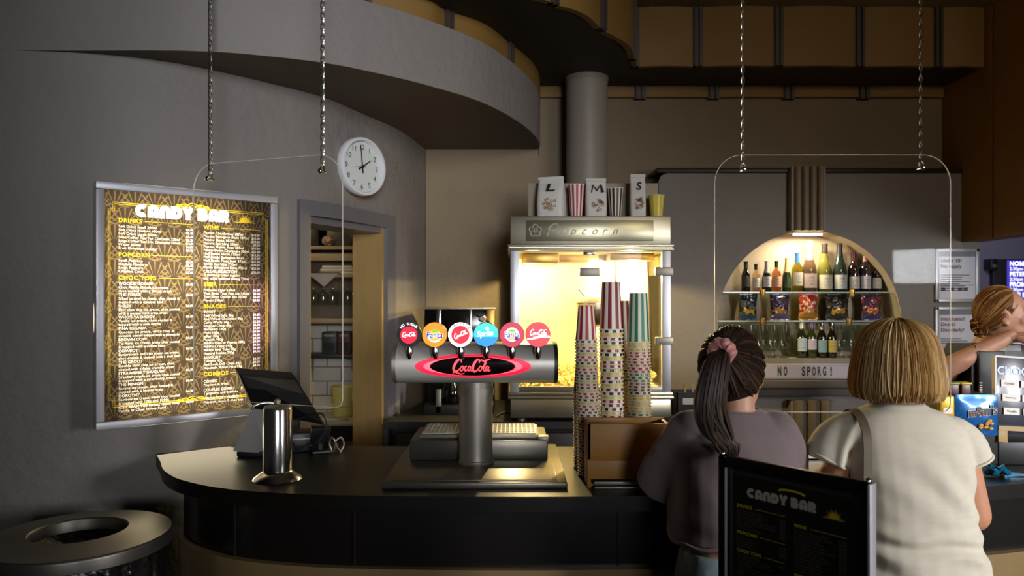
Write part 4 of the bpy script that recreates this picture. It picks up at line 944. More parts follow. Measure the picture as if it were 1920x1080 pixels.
# taps: chrome lever with a lit round badge
def lit(name, col, e=1.): return M('lit_' + name, col, .35, emit=e, var=(3, .03), coat=.4)
LW = lit('white', 'ffffff', 1.1); LR = lit('badge_red', 'e02038', .95); LB = lit('badge_black', '1a1412', .25); LBL = lit('navy', '2436a0', .9); LG = lit('leaf', '7ac040', .9)
yb = -.115
def badge(px, kind):
    x_ = lx(px); z_ = Z(627, 2.42) - TOP; r_ = .0405
    tp = MB(); prof = [(.0, 0), (.007, .002), (.011, .012), (.013, .026), (.010, .042), (.007, .052), (.007, .066)]
    tp.lathe([(a, b) for a, b in prof], 18, (x_, yb + .0, hc + .0195), cap0=False, sy=.8); tp.tube([(x_, yb + .01, hc + .052), (x_, yb + .04, hc + .05)], .010, 12)
    tap = tp.build('tap', CHROME, tw_, 60)
    mb = MB(); T = off(x_, yb - .004, z_) @ LY
    mb.lathe([(r_*.9, -.012), (r_, -.009), (r_, .006), (r_*.985, .009)], 40, T=T, cap1=False); rim = mb.build('badge_rim', BLACKSAT, tap, 50)
    f = lambda e=0: off(x_, yb - .0135 - e, z_)
    mb = MB(); nm = 'badge_face'
    if kind == 'nosugar':
        disc(mb, 0, 0, r_*.98, 0, f()); disc(mb, 0, -.001, r_*.68, 1, f(.0004)); q = MB(); cola_script(q, r_*1.12); mb.add([Vector((v[0]-r_*.56, 0, v[2]-r_*.22)) for v in q.v], q.f, 2, f(.0008))
        arc_text(mb, 'NO SUGAR', r_*.76, .0115, 2, f(.0006), 100); mats = [LB, LR, LW]
    elif kind == 'fanta':
        disc(mb, 0, 0, r_*.98, 0, f()); mb.flat([(p[0], 0, p[1]) for p in arc(0, -.004, r_*.55, r_*.52, 180, 360, 16)], 3, f(.0003)); disc(mb, 0, -.002, r_*.50, 1, f(.0005), rz=r_*.46)
        mb.flat([(p[0], 0, p[1]) for p in ellipse_pts(.001, .0125, .011, .005, 14)], 2, f(.0012))
        vs_, fs_ = fit('Fanta', r_*1.36, r_*.52, .05, .1); mb.add(vs_, fs_, 3, f(.0009) @ off(-r_*.68 , 0, -r_*.28) @ Matrix.Scale(1.0, 4)); vs_, fs_ = fit('Fanta', r_*1.3, r_*.50, .025, .1); mb.add(vs_, fs_, 4, f(.0013) @ off(-r_*.65, 0, -r_*.27))
        mats = [lit('orange', 'f58a1e', 1.0), lit('orange_pale', 'ffb050', 1.0), LG, LW, LBL]
    elif kind == 'vanilla':
        disc(mb, 0, 0, r_*.98, 0, f()); disc(mb, 0, 0, r_*.72, 1, f(.0004)); q = MB(); cola_script(q, r_*1.15); mb.add([Vector((v[0]-r_*.57, 0, v[2]-r_*.22)) for v in q.v], q.f, 0, f(.0008) @ Matrix.Rotation(R(-20), 4, 'Y'))
        arc_text(mb, 'VANILLA', r_*.76, .0105, 2, f(.0006), 118); mats = [LW, LR, lit('slate', '50505c', .4)]
    elif kind == 'sprite':
        n = 40; rows = 10
        for k in range(rows):
            z0_, z1_ = -r_*.98 + 2*r_*.98*k/rows, -r_*.98 + 2*r_*.98*(k+1)/rows
            w0, w1 = (max(0, (r_*.98)**2 - z0_**2))**.5, (max(0, (r_*.98)**2 - z1_**2))**.5
            mb.flat([(-w0, 0, z0_), (w0, 0, z0_), (w1, 0, z1_), (-w1, 0, z1_)], 0 if k < 4 else 1 if k < 7 else 2, f())
        vs_, fs_ = fit('Sprite', r_*1.3, r_*.6, .03, .25); mb.add(vs_, fs_, 3, f(.0006) @ off(-r_*.68, 0, -r_*.32) @ Matrix.Rotation(R(-6), 4, 'Y'))
        disc(mb, .004, r_*.5, .006, 3, f(.0005)); mats = [lit('soda_blue', '1f86ee', 1.2), lit('soda_cyan', '2fb6e6', 1.2), lit('soda_green', '3fd6b0', 1.2), LW]
    elif kind == 'grape':
        disc(mb, 0, 0, r_*.98, 0, f()); disc(mb, 0, 0, r_*.56, 3, f(.0003)); disc(mb, 0, -.002, r_*.48, 1, f(.0005), rz=r_*.44); mb.flat([(p[0], 0, p[1]) for p in ellipse_pts(.001, .0135, .010, .0045, 14)], 2, f(.0012)); disc(mb, .014, -.013, .006, 5, f(.0014))
        vs_, fs_ = fit('Fanta', r_*1.3, r_*.5, .05, .1); mb.add(vs_, fs_, 3, f(.0009) @ off(-r_*.66, 0, -r_*.24)); vs_, fs_ = fit('Fanta', r_*1.24, r_*.48, .025, .1); mb.add(vs_, fs_, 4, f(.0013) @ off(-r_*.63, 0, -r_*.23))
        mats = [lit('berry', 'c02a46', .9), lit('peach', 'f0b890', .9), LG, LW, LBL, lit('grape', '5a1c58', .6)]
    else:
        disc(mb, 0, 0, r_*.98, 0, f()); q = MB(); cola_script(q, r_*1.4); mb.add([Vector((v[0]-r_*.70, 0, v[2]-r_*.12)) for v in q.v], q.f, 1, f(.0006))
        P = cat([(-r_*.92, -r_*.34, 0), (-r_*.4, -r_*.30, 0), (r_*.2, -r_*.14, 0), (r_*.94, -r_*.16, 0)], 6); mb.ribbon([(p.x, p.y) for p in P], [.001 + .0075*math.sin(math.pi*min(1, .25 + .75*(1 - i/(len(P)-1)))) for i in range(len(P))], 1, f(.0005))
        mats = [lit('cola_red', 'e8303c', 1.05), LW]
    b = mb.build(nm, mats, tap, 0); return tap
def arc_text(mb, s, rad, size, mi, T, span):
    for k, ch in enumerate(s):
        if ch == ' ': continue
        a = 90 + span/2 - span*(k + .5)/len(s); vs_, fs_ = glyphs(ch, size, .03, 0, 'CENTER')
        M_ = Matrix.Translation((rad*math.cos(R(a)), 0, rad*math.sin(R(a)))) @ Matrix.Rotation(R(90 - a), 4, 'Y'); mb.add(vs_, fs_, mi, T @ M_)
for px, kd in ((768, 'nosugar'), (816, 'fanta'), (864, 'vanilla'), (911.5, 'sprite'), (960, 'grape'), (1008.5, 'cola')): badge(px, kd)

# drip tray behind the column
dt = thing('drip_tray', 'raised steel drip tray with a perforated grid behind the drink tower column', 'drip tray', (X(898, 2.58), 2.57, TOP + .024))
w2 = (X(1027, 2.57) - X(768, 2.57))/2
m = MB(); m.box(-w2, w2, 0, .27, 0, .068, r=.004); m.build('box', PLS, dt)
w3 = (X(1010, 2.62) - X(787, 2.62))/2
m = MB(); m.box(-w3, w3, .03, .255, .068, .082, r=.003); m.build('rim', STEELD, dt)
m = MB(); gx0, gx1, gy0, gy1 = -w3 + .012, w3 - .012, .045, .24
for i in range(27): x_ = gx0 + (gx1-gx0)*i/26; m.box(x_-.0022, x_+.0022, gy0, gy1, .084, .0865)
for j in range(10): y_ = gy0 + (gy1-gy0)*j/9; m.box(gx0, gx1, y_-.0026, y_+.0026, .0835, .0862)
m.build('grid', STEEL, dt, 0)
m = MB(); m.box(gx0, gx1, gy0, gy1, .0822, .083); m.build('well', BLACKPL, dt, 0)
m = MB(); m.box(w2 - .035, w2 + .004, .02, .06, .058, .078, r=.003); m.build('side_tab', STEELD, dt)

# ------------------------------------------------------------------ stacks of paper cups and their wooden caddy
cad = thing('cup_caddy', 'brown wooden caddy in front of the striped cup stacks on the counter', 'caddy', (X(1180, 2.30), 2.29, TOP))
c0, c1 = X(1101, 2.29) - cad.location.x, X(1257, 2.29) - cad.location.x; ch = .196; cd = .105
m = MB(); m.box(c0, c1, .0, .012, .085, ch, r=.002); m.build('front_board', WOOD, cad)
m = MB(); m.box(c0, c1, -.010, .004, .028, .086, r=.002); lo = m.build('lower_board', WOOD, cad)
q = MB(); cola_script(q, .042); m = MB(); m.add([Vector((v[0] + c1 - .062, 0, v[2] + .034)) for v in q.v], q.f, 0, off(0, -.0106, 0)); m.build('burnt_lettering', M('burnt_brown', '2a1808', .7), lo, 0)
m = MB(); m.box(c0, c1, cd - .012, cd, .0, ch + .004, r=.002); m.build('back_board', WOOD, cad)
for a in (c0, c1 - .012): m = MB(); m.box(a, a + .012, .0, cd, 0, ch, r=.002); m.build('side_board', WOOD, cad)
m = MB(); m.box(c0 + .02, c1, -.012, .02, .010, .022, r=.002); m.box(c0 + .02, c1, -.018, -.008, .0, .008, r=.002); m.build('metal_rail', STEELD, cad)
m = MB(); m.box(c0 + .012, c1 - .012, .012, cd - .012, .0, .012); m.build('floor_board', WOOD, cad)
protos = {}
def nest_cup(key, r0, r1, h, colA, colB, n):
    if key in protos: return protos[key]
    mb = MB(); N_ = n*2
    mb.lathe([(r0, h), (r0 + (r1-r0)*.85, h*.15), (r1, .0)], N_, cap0=False, cap1=False, mf=lambda i, k: k % 2)
    mb.flat([(r0*math.cos(2*math.pi*k/N_), r0*math.sin(2*math.pi*k/N_), h - .004) for k in range(N_)], 1)
    mb.tube([((r1+.0012)*math.cos(2*math.pi*k/24), (r1+.0012)*math.sin(2*math.pi*k/24), .0) for k in range(24)], .0021, 5, 2, closed=True)
    o_ = mb.build('popcorn_cup', [stripe(colA), stripe(colB), stripe('e6dcc4')], None, 60); protos[key] = o_; o_.hide_render = False; return o_
CW = 'e6dccb'; COLS = {'red': ('a31c30', CW), 'dred': ('7d1526', CW), 'black': ('231b1e', CW), 'yellow': ('cdb75a', 'dccf8c'), 'green': ('1f7d58', CW)}
NAMEC = {'red': 'red and white striped', 'dred': 'dark red and white striped', 'black': 'black and white striped', 'yellow': 'plain yellow', 'green': 'green and white striped'}
used = set()
def stack(px, Yc, ybot_px, ytop_rim_px, r0, r1, h, pitch_px, seq, top, where, n=10, lean=(0, 0)):
    x_ = X(px, Yc); zt = Z(ytop_rim_px, Yc); pitch = pitch_px/F*Yc; z_ = zt; k = 0
    while z_ > TOP + .0025:
        col = top if k == 0 else seq[(k-1) % len(seq)]; key = (col, r0, r1, h, n, k == 0); pr_ = nest_cup(key, r0 if k == 0 else r0*.86, r1, h if k == 0 else h*.97, *COLS[col], n)
        o_ = pr_ if key not in used else pr_.copy()
        if key in used: C.objects.link(o_)
        used.add(key); t_ = (zt - z_)/(zt - TOP)
        o_.location = (x_ + lean[0]*t_ + .0005*math.sin(k*1.7), Yc + .0004*math.cos(k*2.3), z_); o_.rotation_euler = (0, 0, random.uniform(0, 6.28))
        if k == 0: tag(o_, f'{NAMEC[col]} paper cup crowning the {where}', 'cup', 'cups topping the stacks')
        else: tag(o_, f'{NAMEC[col]} paper cup nested in the {where}', 'cup', f'{NAMEC[col]} cups in the {where}'[:80])
        z_ -= pitch; k += 1
    return k
n1_ = stack(1099, 2.45, 895, 637, .0255, .0352, .112, 5.7, ['black', 'yellow', 'red', 'black', 'yellow', 'red', 'red', 'black', 'yellow', 'red', 'red', 'black'], 'red', 'short stack beside the drink tower', 10, (.010, 0))
n2_ = stack(1145.5, 2.46, 895, 617, .0300, .0380, .155, 7.2, ['black', 'yellow', 'dred', 'black', 'yellow', 'dred', 'black', 'yellow', 'dred', 'dred'], 'dred', 'tallest red topped stack', 9, (.008, 0))
n3_ = stack(1197, 2.45, 895, 641, .0295, .0375, .160, 5.7, ['yellow']*3 + ['red']*7 + ['green']*3 + ['red'] + ['black']*3 + ['yellow']*6 + ['green']*6 + ['black']*20, 'green', 'green topped stack', 10, (.005, 0))
n4_ = stack(1164, 2.56, 895, 665, .0300, .0385, .185, 6.2, ['dred', 'black', 'yellow'], 'dred', 'half hidden red topped rear stack', 9, (.008, 0))
n0_ = stack(1094, 2.56, 895, 735, .0255, .0352, .112, 5.6, ['black', 'red', 'yellow', 'black', 'red'], 'black', 'low stack behind the caddy corner', 10, (.004, 0))
print('cups', n1_, n2_, n3_, n4_, n0_)

# ------------------------------------------------------------------ till at the far end of the counter
till = thing('till_screen', 'black touch screen till seen from behind at the rounded counter end', 'till', (X(490, 2.78), 2.78, TOP))
L0 = Vector(till.location)
TL, TR, BR_, BL_ = at(447, 700, 2.62), at(554, 708, 2.80), at(609, 797, 2.93), at(478, 772, 2.76)
nn = (TR - TL).cross(BL_ - TL).normalized()
if nn.y > 0: nn = -nn                                   # toward the customers
m = MB(); q = [p - L0 for p in (TL, TR, BR_, BL_)]; bk2 = [p - nn*.035 for p in q]
m.add(q + bk2, [[0, 1, 2, 3], [7, 6, 5, 4], [0, 4, 5, 1], [1, 5, 6, 2], [2, 6, 7, 3], [3, 7, 4, 0]])
m.build('screen_back', BLACKPL, till, 0)
m = MB(); ins = lambda u, v_: (TL.lerp(TR, u).lerp(BL_.lerp(BR_, u), v_) - L0)
m.add([ins(.03, .05) + nn*.004, ins(.97, .05) + nn*.004, ins(.95, .30) + nn*.014, ins(.05, .30) + nn*.014, ins(.03, .05), ins(.97, .05), ins(.95, .32), ins(.05, .32)], [[0, 1, 2, 3], [3, 2, 6, 7], [0, 4, 5, 1], [0, 3, 7, 4], [1, 5, 6, 2]]); m.build('rear_housing', BLACKSAT, till, 0)
m = MB(); a, b, c_, d = at(474, 766, 2.74), at(530, 775, 2.80), at(500, 850, 2.74), at(437, 846, 2.70)
P = [p - L0 for p in (a, b, c_, d)]; th_ = Vector((.02, .05, 0))
m.add(P + [p + th_ for p in P], [[0, 1, 2, 3], [7, 6, 5, 4], [0, 4, 5, 1], [1, 5, 6, 2], [2, 6, 7, 3], [3, 7, 4, 0]]); m.build('stand', M('till_stand', '3a362d', .45, var=(9, .1)), till, 0)
m = MB(); e = at(437, 852, 2.70) - L0; m.box(e.x, e.x + .16, -.05, .20, .0, .022, r=.006); m.build('foot', BLACKPL, till)
m = MB()
for pth in ([at(604, 790, 2.9), at(606, 800, 2.88), at(600, 820, 2.86), at(590, 838, 2.84)], [at(545, 790, 2.85), at(600, 775, 2.8), at(612, 800, 2.78), at(596, 830, 2.78)], [at(548, 830, 2.80), at(556, 842, 2.76), at(575, 836, 2.76), at(585, 835, 2.78)]):
    m.tube(cat([p - L0 for p in pth], 6), .004, 6)
m.build('cable', BLACKSAT, till)
ct = thing('card_reader', 'small black card reader on a stand beside the till', 'card reader', (X(600, 2.82), 2.82, TOP), R(25))
m = MB(); m.box(-.035, .035, -.04, .04, 0, .012, r=.004); m.build('foot', BLACKPL, ct)
m = MB(); T = off(0, 0, .05) @ Matrix.Rotation(R(25), 4, 'X'); m.box(-.036, .036, -.012, .012, -.045, .055, r=.006, T=T); m.build('body', BLACKPL, ct)
m = MB(); m.box(-.028, .028, .0115, .013, .01, .045, T=T); m.build('screen', M('grey_lcd', '4a5550', .2), ct, 0)
m = MB(); m.tube([(0, 0, .01), (0, .004, .045)], .010, 8); m.build('stem', BLACKSAT, ct)
for px, r_, s_, lb in ((625, .045, 1, 'silver cable loop on the counter beside the card reader'), (640, .04, -1, 'silver cable loop on the counter in front of the kitchen door')):
    m = MB(); pth = [(0, 0, .004), (-.012*s_, .01, .03), (-.004*s_, .0, .058), (.012*s_, -.01, .050), (.02*s_, 0, .02), (.03*s_, .02, .004)]
    m.tube(cat(pth, 6), .0035, 8); tag(m.build('cable_loop', STEEL, None, 60, (X(px, 2.82), 2.80, TOP)), lb, 'cable')
pr_ = thing('receipt_printer', 'low black box among cables behind the till', 'printer', (X(562, 2.86), 2.86, TOP), R(20))
m = MB(); m.box(-.06, .06, -.05, .05, 0, .075, r=.008); m.build('body', BLACKPL, pr_); m = MB(); m.box(-.045, .045, -.053, -.049, .05, .054); m.build('slot', STEELD, pr_, 0)

# polished cylinder
cyl = thing('steel_dispenser', 'polished steel cylinder dispenser with a flared foot on the counter', 'dispenser', (X(520.5, 2.40), 2.40, TOP))
m = MB(); m.lathe([(.076, 0), (.078, .002), (.074, .008), (.052, .024), (.047, .027), (.046, .030)], 40); m.build('flared_foot', CHROME, cyl, 50)
m = MB(); m.lathe([(.0455, .028), (.0455, .226), (.044, .230)], 40); m.build('cylinder', CHROME, cyl, 50)
m = MB(); m.lathe([(.044, .230), (.040, .236), (.02, .240), (.008, .242), (.008, .248)], 32); m.lathe([(.010, .246), (.010, .254), (.004, .258)], 16); m.build('top_cap', STEELD, cyl, 50)
m = MB(); m.tube(cat([(-.01, -.01, .246), (-.04, -.02, .247), (-.066, -.028, .238), (-.072, -.03, .226)], 6), .005, 10); m.build('spout', CHROME, cyl, 60)

# ------------------------------------------------------------------ litter bin
bx = thing('litter_bin', 'round litter bin with steel rim lid and black liner beside the counter', 'bin', (X(148, 2.24), 2.24, 0))
BH = .985
m = MB(); m.lathe([(.128, BH-.035), (.130, BH-.002), (.134, BH+.002), (.140, BH+.001), (.247, BH-.010), (.253, BH-.010), (.257, BH-.014), (.258, BH-.019), (.258, BH-.048), (.25, BH-.052), (.14, BH-.04)], 64, cap0=False, cap1=False); m.build('lid', M('bin_lid_steel', '77736a', .40, .9, var=(5, .05)), bx, 35)
m = MB(); m.lathe([(.222, 0), (.225, .01), (.225, BH-.06)], 48); m.build('drum', BLACKSAT, bx)
m = MB(); N_ = 140; rows = 16; vs_ = []; fs_ = []
for i in range(rows + 1):
    z_ = BH - .05 - .42*i/rows
    for k in range(N_):
        a = 2*math.pi*k/N_; p = Vector((math.cos(a), math.sin(a), z_*2))
        r_ = .236 + .006*i/rows + .020*noise.noise(p*5 + Vector((0, 0, i*.08))) + .012*abs(noise.noise(p*13)) + .006*noise.noise(p*30)
        if i == 0: r_ = .240
        vs_.append((r_*math.cos(a), r_*math.sin(a), z_))
for i in range(rows):
    for k in range(N_): fs_.append([i*N_+k, i*N_+(k+1) % N_, (i+1)*N_+(k+1) % N_, (i+1)*N_+k])
m.add(vs_, fs_); m.build('liner', M('black_bag', '0d0d10', .22, spec=.7, var=(8, .1), bump=(22, .6, .02)), bx, 60)
m = MB(); m.lathe([(.05, BH-.10), (.134, BH-.03)], 32, cap0=True, cap1=False); m.build('inner_bag', M('black_bag', '0d0d10'), bx, 30)

# ------------------------------------------------------------------ coffee machine behind the tower
cm = thing('coffee_machine', 'black and chrome coffee machine on the back bench behind the drink tower', 'coffee machine', (X(858, 3.78), 3.78, BZ))
g = lambda px: X(px, 3.78) - cm.location.x; zg = lambda py: Z(py, 3.78) - BZ
m = MB(); m.box(g(795), g(925), 0, .34, zg(655), zg(578), r=.012); m.build('head', M('gloss_black', '0f0d0c', .12), cm)
m = MB(); m.box(g(792), g(928), -.006, .34, zg(580), zg(577), r=.003); m.build('top_edge', STEEL, cm)
m = MB(); m.box(g(795), g(925), .16, .34, 0, zg(655), r=.006); m.build('back_body', BLACKPL, cm)
m = MB(); m.box(g(795), g(925), .0, .34, 0, .05, r=.006); m.build('base', BLACKSAT, cm)
for px, w_ in ((823, .012), (882, .008)):
    m = MB(); m.box(g(px)-w_, g(px)+w_, -.008, .02, zg(650), zg(580), r=.003); m.build('chrome_strip', CHROME, cm)
m = MB(); m.box(g(822)-.014, g(822)+.014, .0, .02, zg(775), zg(730), r=.003); m.build('filter_handle', STEELD, cm)
m = MB(); m.box(g(912), g(927), -.004, .02, zg(640), zg(580), r=.003); m.build('brass_panel', M('brassy', 'b98f4a', .35, .8, var=(7, .1)), cm)
m = MB(); m.lathe([(.016, 0), (.018, .006), (.018, .016), (.012, .022)], 24, T=off(g(905), -.004, zg(597)) @ LY); m.tube([(g(893), -.012, zg(590)), (g(918), -.012, zg(604))], .004, 8); m.build('steam_knob', CHROME, cm)
m = MB(); m.lathe([(.012, 0), (.012, .004)], 12, T=off(g(884), -.006, zg(645)) @ LY); m.build('indicator_light', M('green_lamp', 'c8e040', .4, emit=1.2), cm)
jug = thing('coffee_jug', 'dark glass coffee jug standing under the coffee machine head', 'jug', (g(845) + cm.location.x, 3.86, BZ + .05))
m = MB(); m.lathe([(.045, 0), (.056, .02), (.055, .07), (.035, .12), (.038, .135)], 28); m.build('body', M('dark_glass', '0c0a09', .08), jug)
m = MB(); m.tube(cat([(.05, 0, .03), (.085, 0, .05), (.08, 0, .11), (.036, 0, .125)], 5), .006, 8); m.build('handle', BLACKPL, jug)
cdl = MB(); a0 = at(925, 755, 3.75); cdl.tube(cat([Vector((0, 0, .01)), Vector((.05, .02, .03)), Vector((.11, -.02, .005)), Vector((.16, .04, .012))], 8), .006, 8)
tag(cdl.build('bench_cord', BLACKSAT, None, 60, (X(930, 3.66), 3.66, BZ)), 'black cord curling on the back bench beside the popcorn machine', 'cord')

# condiment box at the end of the bench
cb_ = thing('condiment_box', 'black condiment box with a white label behind the dark haired customer', 'box', (X(1297, 3.72), 3.72, BZ))
m = MB(); w_ = .075; hB = Z(736, 3.72) - BZ
for a in ((-w_, w_, 0, .006), (-w_, w_, .12, .126)): m.box(a[0], a[1], a[2], a[3], 0, hB)
for a in (-w_, w_ - .006): m.box(a, a + .006, 0, .126, 0, hB)
m.box(-w_, w_, 0, .126, 0, .006); m.build('box', BLACKPL, cb_, 0)
m = MB(); m.box(-w_ + .03, w_ - .01, -.002, .0, hB - .060, hB - .028); m.build('label', WHITE, cb_, 0)
for k, (dx, rz_) in enumerate(((-.03, 12), (-.012, -14), (.02, 5))):
    m = MB(); m.box(-.004, .004, -.001, .001, 0, hB + .035, T=Matrix.Rotation(R(rz_*.35), 4, 'Y')); tag(m.build('wooden_stirrer', PALEWOOD, None, 0, (X(1297, 3.72) + dx, 3.76 + .015*k, BZ + .006)), 'pale wooden stirrer sticking out of the black condiment box', 'stirrer', 'stirrers in the black condiment box')
# ------------------------------------------------------------------ the arched niche: shelves, lamp, bottles, bags, glasses
SGLASS = glass('shelf_glass', 'e4efe8', 1.0)
EDGEG = M('shelf_glass_edge', 'a9b8a6', .25, spec=.8, var=(30, .1))
sh = {}
for k, (py, lb) in enumerate(((547, 'upper glass shelf across the niche carrying the wine bottles'), (601, 'lower glass shelf across the niche carrying the snack bags'))):
    z_ = Z(py, YF + .02); half = (nr**2 - max(0, z_ - ncz)**2)**.5 - .004
    tt = thing('glass_shelf', lb, 'shelf', (ncx, YF + .02, z_)); sh[k] = z_
    m = MB(); m.box(-half, half, .004, YB - YF - .026, -.008, 0); m.build('pane', SGLASS, tt, 0)
    m = MB(); m.box(-half, half, .0, .004, -.008, 0); m.build('polished_edge', EDGEG, tt, 0)
    for px in ((1432, 1594) if k else (1432, 1600)):
        m = MB(); x_ = X(px, YF) - ncx; m.lathe([(.014, -.030), (.016, -.012), (.016, .012), (.010, .016)], 16, (x_, -.004, 0)); m.build('shelf_clip', M('brass_clip', 'b58f4e', .3, .9), tt)
# lamp tube hidden at the crown of the arch
nl = thing('niche_lamp', 'warm strip lamp at the crown of the arched niche', 'lamp', (ncx, YF + .045, ncz + nr - .03))
m = MB(); m.box(-.09, .10, -.012, .012, .018, .026, r=.003); m.build('housing', STEELD, nl)
m = MB(); m.tube([(-.085, 0, .012), (.095, 0, .012)], .006, 12); m.build('tube', M('lit_tube', 'ffe2b0', .4, emit=12., var=(3, .01)), nl)
d = bpy.data.lights.new('niche_light', 'AREA'); d.shape = 'RECTANGLE'; d.size = .22; d.size_y = .03; d.color = (1., .82, .55); d.energy = 7.5
lo_ = bpy.data.objects.new('niche_light', d); C.objects.link(lo_); lo_.parent = nl; lo_.location = (.01, 0, .002)

def bottle_glass(col, dark=False):
    if dark: return M('bottle_' + col, col, .08, spec=.7, var=(5, .1), coat=.3)
    return glass('bottle_clear_' + col, col, 1.0, 1.5, .03)
SHAPES = {
 'wine': [(.92, 0), (1, .02), (1, .56), (.92, .63), (.60, .70), (.40, .76), (.37, .95), (.42, .955), (.42, 1.0)],
 'burg': [(.92, 0), (1, .02), (1, .42), (.90, .52), (.62, .64), (.40, .75), (.34, .95), (.38, .955), (.38, 1.0)],
 'champ': [(.94, 0), (1, .02), (1, .40), (.92, .50), (.62, .63), (.42, .74), (.36, .95), (.42, .955), (.42, 1.0)],
 'beer': [(.94, 0), (1, .02), (1, .50), (.90, .60), (.55, .70), (.44, .78), (.38, .95), (.46, .955), (.46, 1.0)]}
def bottle(px, py0, w_px, py1, shape, gcol, cap, lab, label, z_, Y=4.73, dark=True, lz=(.16, .50), cat_='wine bottle', foil=.74):
    h_ = Z(py0, Y) - z_; r_ = w_px/F*Y/2
    tt = thing('wine_bottle' if cat_ == 'wine bottle' else 'beer_bottle', label, cat_, (X(px, Y), Y, z_))
    pr = [(a*r_, b*h_) for a, b in SHAPES[shape]]
    def rad(q):
        for (a0, b0), (a1, b1) in zip(SHAPES[shape], SHAPES[shape][1:]):
            if b0 <= q <= b1: return (a0 + (a1-a0)*(q-b0)/max(1e-6, b1-b0))*r_
        return .4*r_
    m = MB(); m.lathe(pr, 24); m.build('glass_body', bottle_glass(gcol, dark), tt, 50)
    if cap:
        m = MB(); qs = [foil + (1.0-foil)*i/5 for i in range(6)]; m.lathe([(rad(q)*1.06 + .0006, q*h_) for q in qs] + [(rad(1.)*.9, h_*1.004)], 20, cap0=False); m.build('foil_cap', M('foil_' + cap, cap, .35, .35, var=(20, .1)), tt, 50)
    if lab:
        m = MB(); N_ = 16; a0, a1 = R(205), R(335)
        if lz[1] - lz[0] > .45: a0, a1 = R(190), R(350)
        vs_ = []
        for i in range(N_+1):
            a = a0 + (a1-a0)*i/N_
            for q in lz: vs_.append(((r_+.0008)*math.cos(a), (r_+.0008)*math.sin(a), q*h_))
        m.add(vs_, [[2*i, 2*i+2, 2*i+3, 2*i+1] for i in range(N_)]); lo2 = m.build('label', M('label_' + lab, lab, .6, var=(40, .12)), tt, 60)
        m = MB(); zc_ = (lz[0]+lz[1])/2*h_
        for k, dz in enumerate((.22, .0, -.25)):
            hz_ = dz*(lz[1]-lz[0])*h_; wd = r_*(.5 if k == 1 else .34)
            P = []
            for s_ in (-1, 1):
                pass
            m.flat([(-wd, -(r_**2-wd**2)**.5 - .0016, zc_+hz_-.0012), (0, -r_ - .0016, zc_+hz_-.0012), (wd, -(r_**2-wd**2)**.5 - .0016, zc_+hz_-.0012), (wd, -(r_**2-wd**2)**.5 - .0016, zc_+hz_+.0012), (0, -r_ - .0016, zc_+hz_+.0012), (-wd, -(r_**2-wd**2)**.5 - .0016, zc_+hz_+.0012)])
        m.build('label_print', M('label_ink', '55504a', .6), lo2, 0)
    return tt
zs = sh[0]; Bx = lambda c_: 1340 + c_/3.725; By = lambda c_: 430 + c_/3.725
bottle(Bx(217), By(225), 16.5, 0, 'beer', '14100f', '201c1c', '2e2a2a', 'small black bottle with dark label at the popcorn machine end of the bottle row', zs, foil=.86)
bottle(Bx(288), By(243), 14.5, 0, 'wine', 'f0e2d0', '1c1a1e', 'c2bcb2', 'small clear pale bottle with white label and black cap', zs, dark=False, foil=.8)
bottle(Bx(363), By(222), 17.5, 0, 'champ', '1c2416', 'a7a3a6', 'b6b1b3', 'small dark green bottle with silver foil neck and white label', zs, foil=.62)
bottle(Bx(430), By(222), 17, 0, 'wine', 'dcb594', '1d1a1a', 'b98e78', 'small peach coloured bottle with black cap', zs, dark=False, foil=.80)
bottle(Bx(503), By(200), 16, 0, 'champ', '1f3318', 'c2a878', '2f4424', 'slim green bottle with gold foil neck and dark label', zs, foil=.58, lz=(.12, .4))
bottle(Bx(577), By(165), 20.5, 0, 'wine', 'c9c27a', '35659c', 'bdb8aa', 'yellow green bottle with blue cap and white label', zs, dark=False, foil=.74)
bottle(Bx(662), By(82), 26, 0, 'champ', '4e3d2c', 'a46e72', 'b8a49c', 'tallest bottle with pink foil neck and pale pink label', zs, foil=.62, lz=(.08, .36))
bottle(Bx(768), By(100), 27, 0, 'burg', '575524', '2b261f', 'b8b2a0', 'large olive green bottle with cream label', zs, foil=.80, lz=(.06, .35))
bottle(Bx(872), By(100), 26, 0, 'burg', '1f2a26', '26282a', 'a9ada8', 'large dark green bottle with round picture on its white label', zs, foil=.72, lz=(.06, .35))
bottle(Bx(970), By(157), 21, 0, 'wine', '1b0e10', '4a1c22', 'b8b2a4', 'dark red wine bottle with maroon cap and cream label', zs, lz=(.08, .38), foil=.76)
bottle(Bx(1050), By(157), 20.5, 0, 'wine', '1d141c', 'c78f96', 'afaab0', 'dark wine bottle with pink cap and pale label', zs, lz=(.08, .40), foil=.76)
bottle(Bx(1128), By(235), 17.5, 0, 'wine', '161410', '2d2a26', 'b0ab9e', 'short dark bottle with white label at the blonde customer end of the row', zs, lz=(.12, .48), foil=.78)
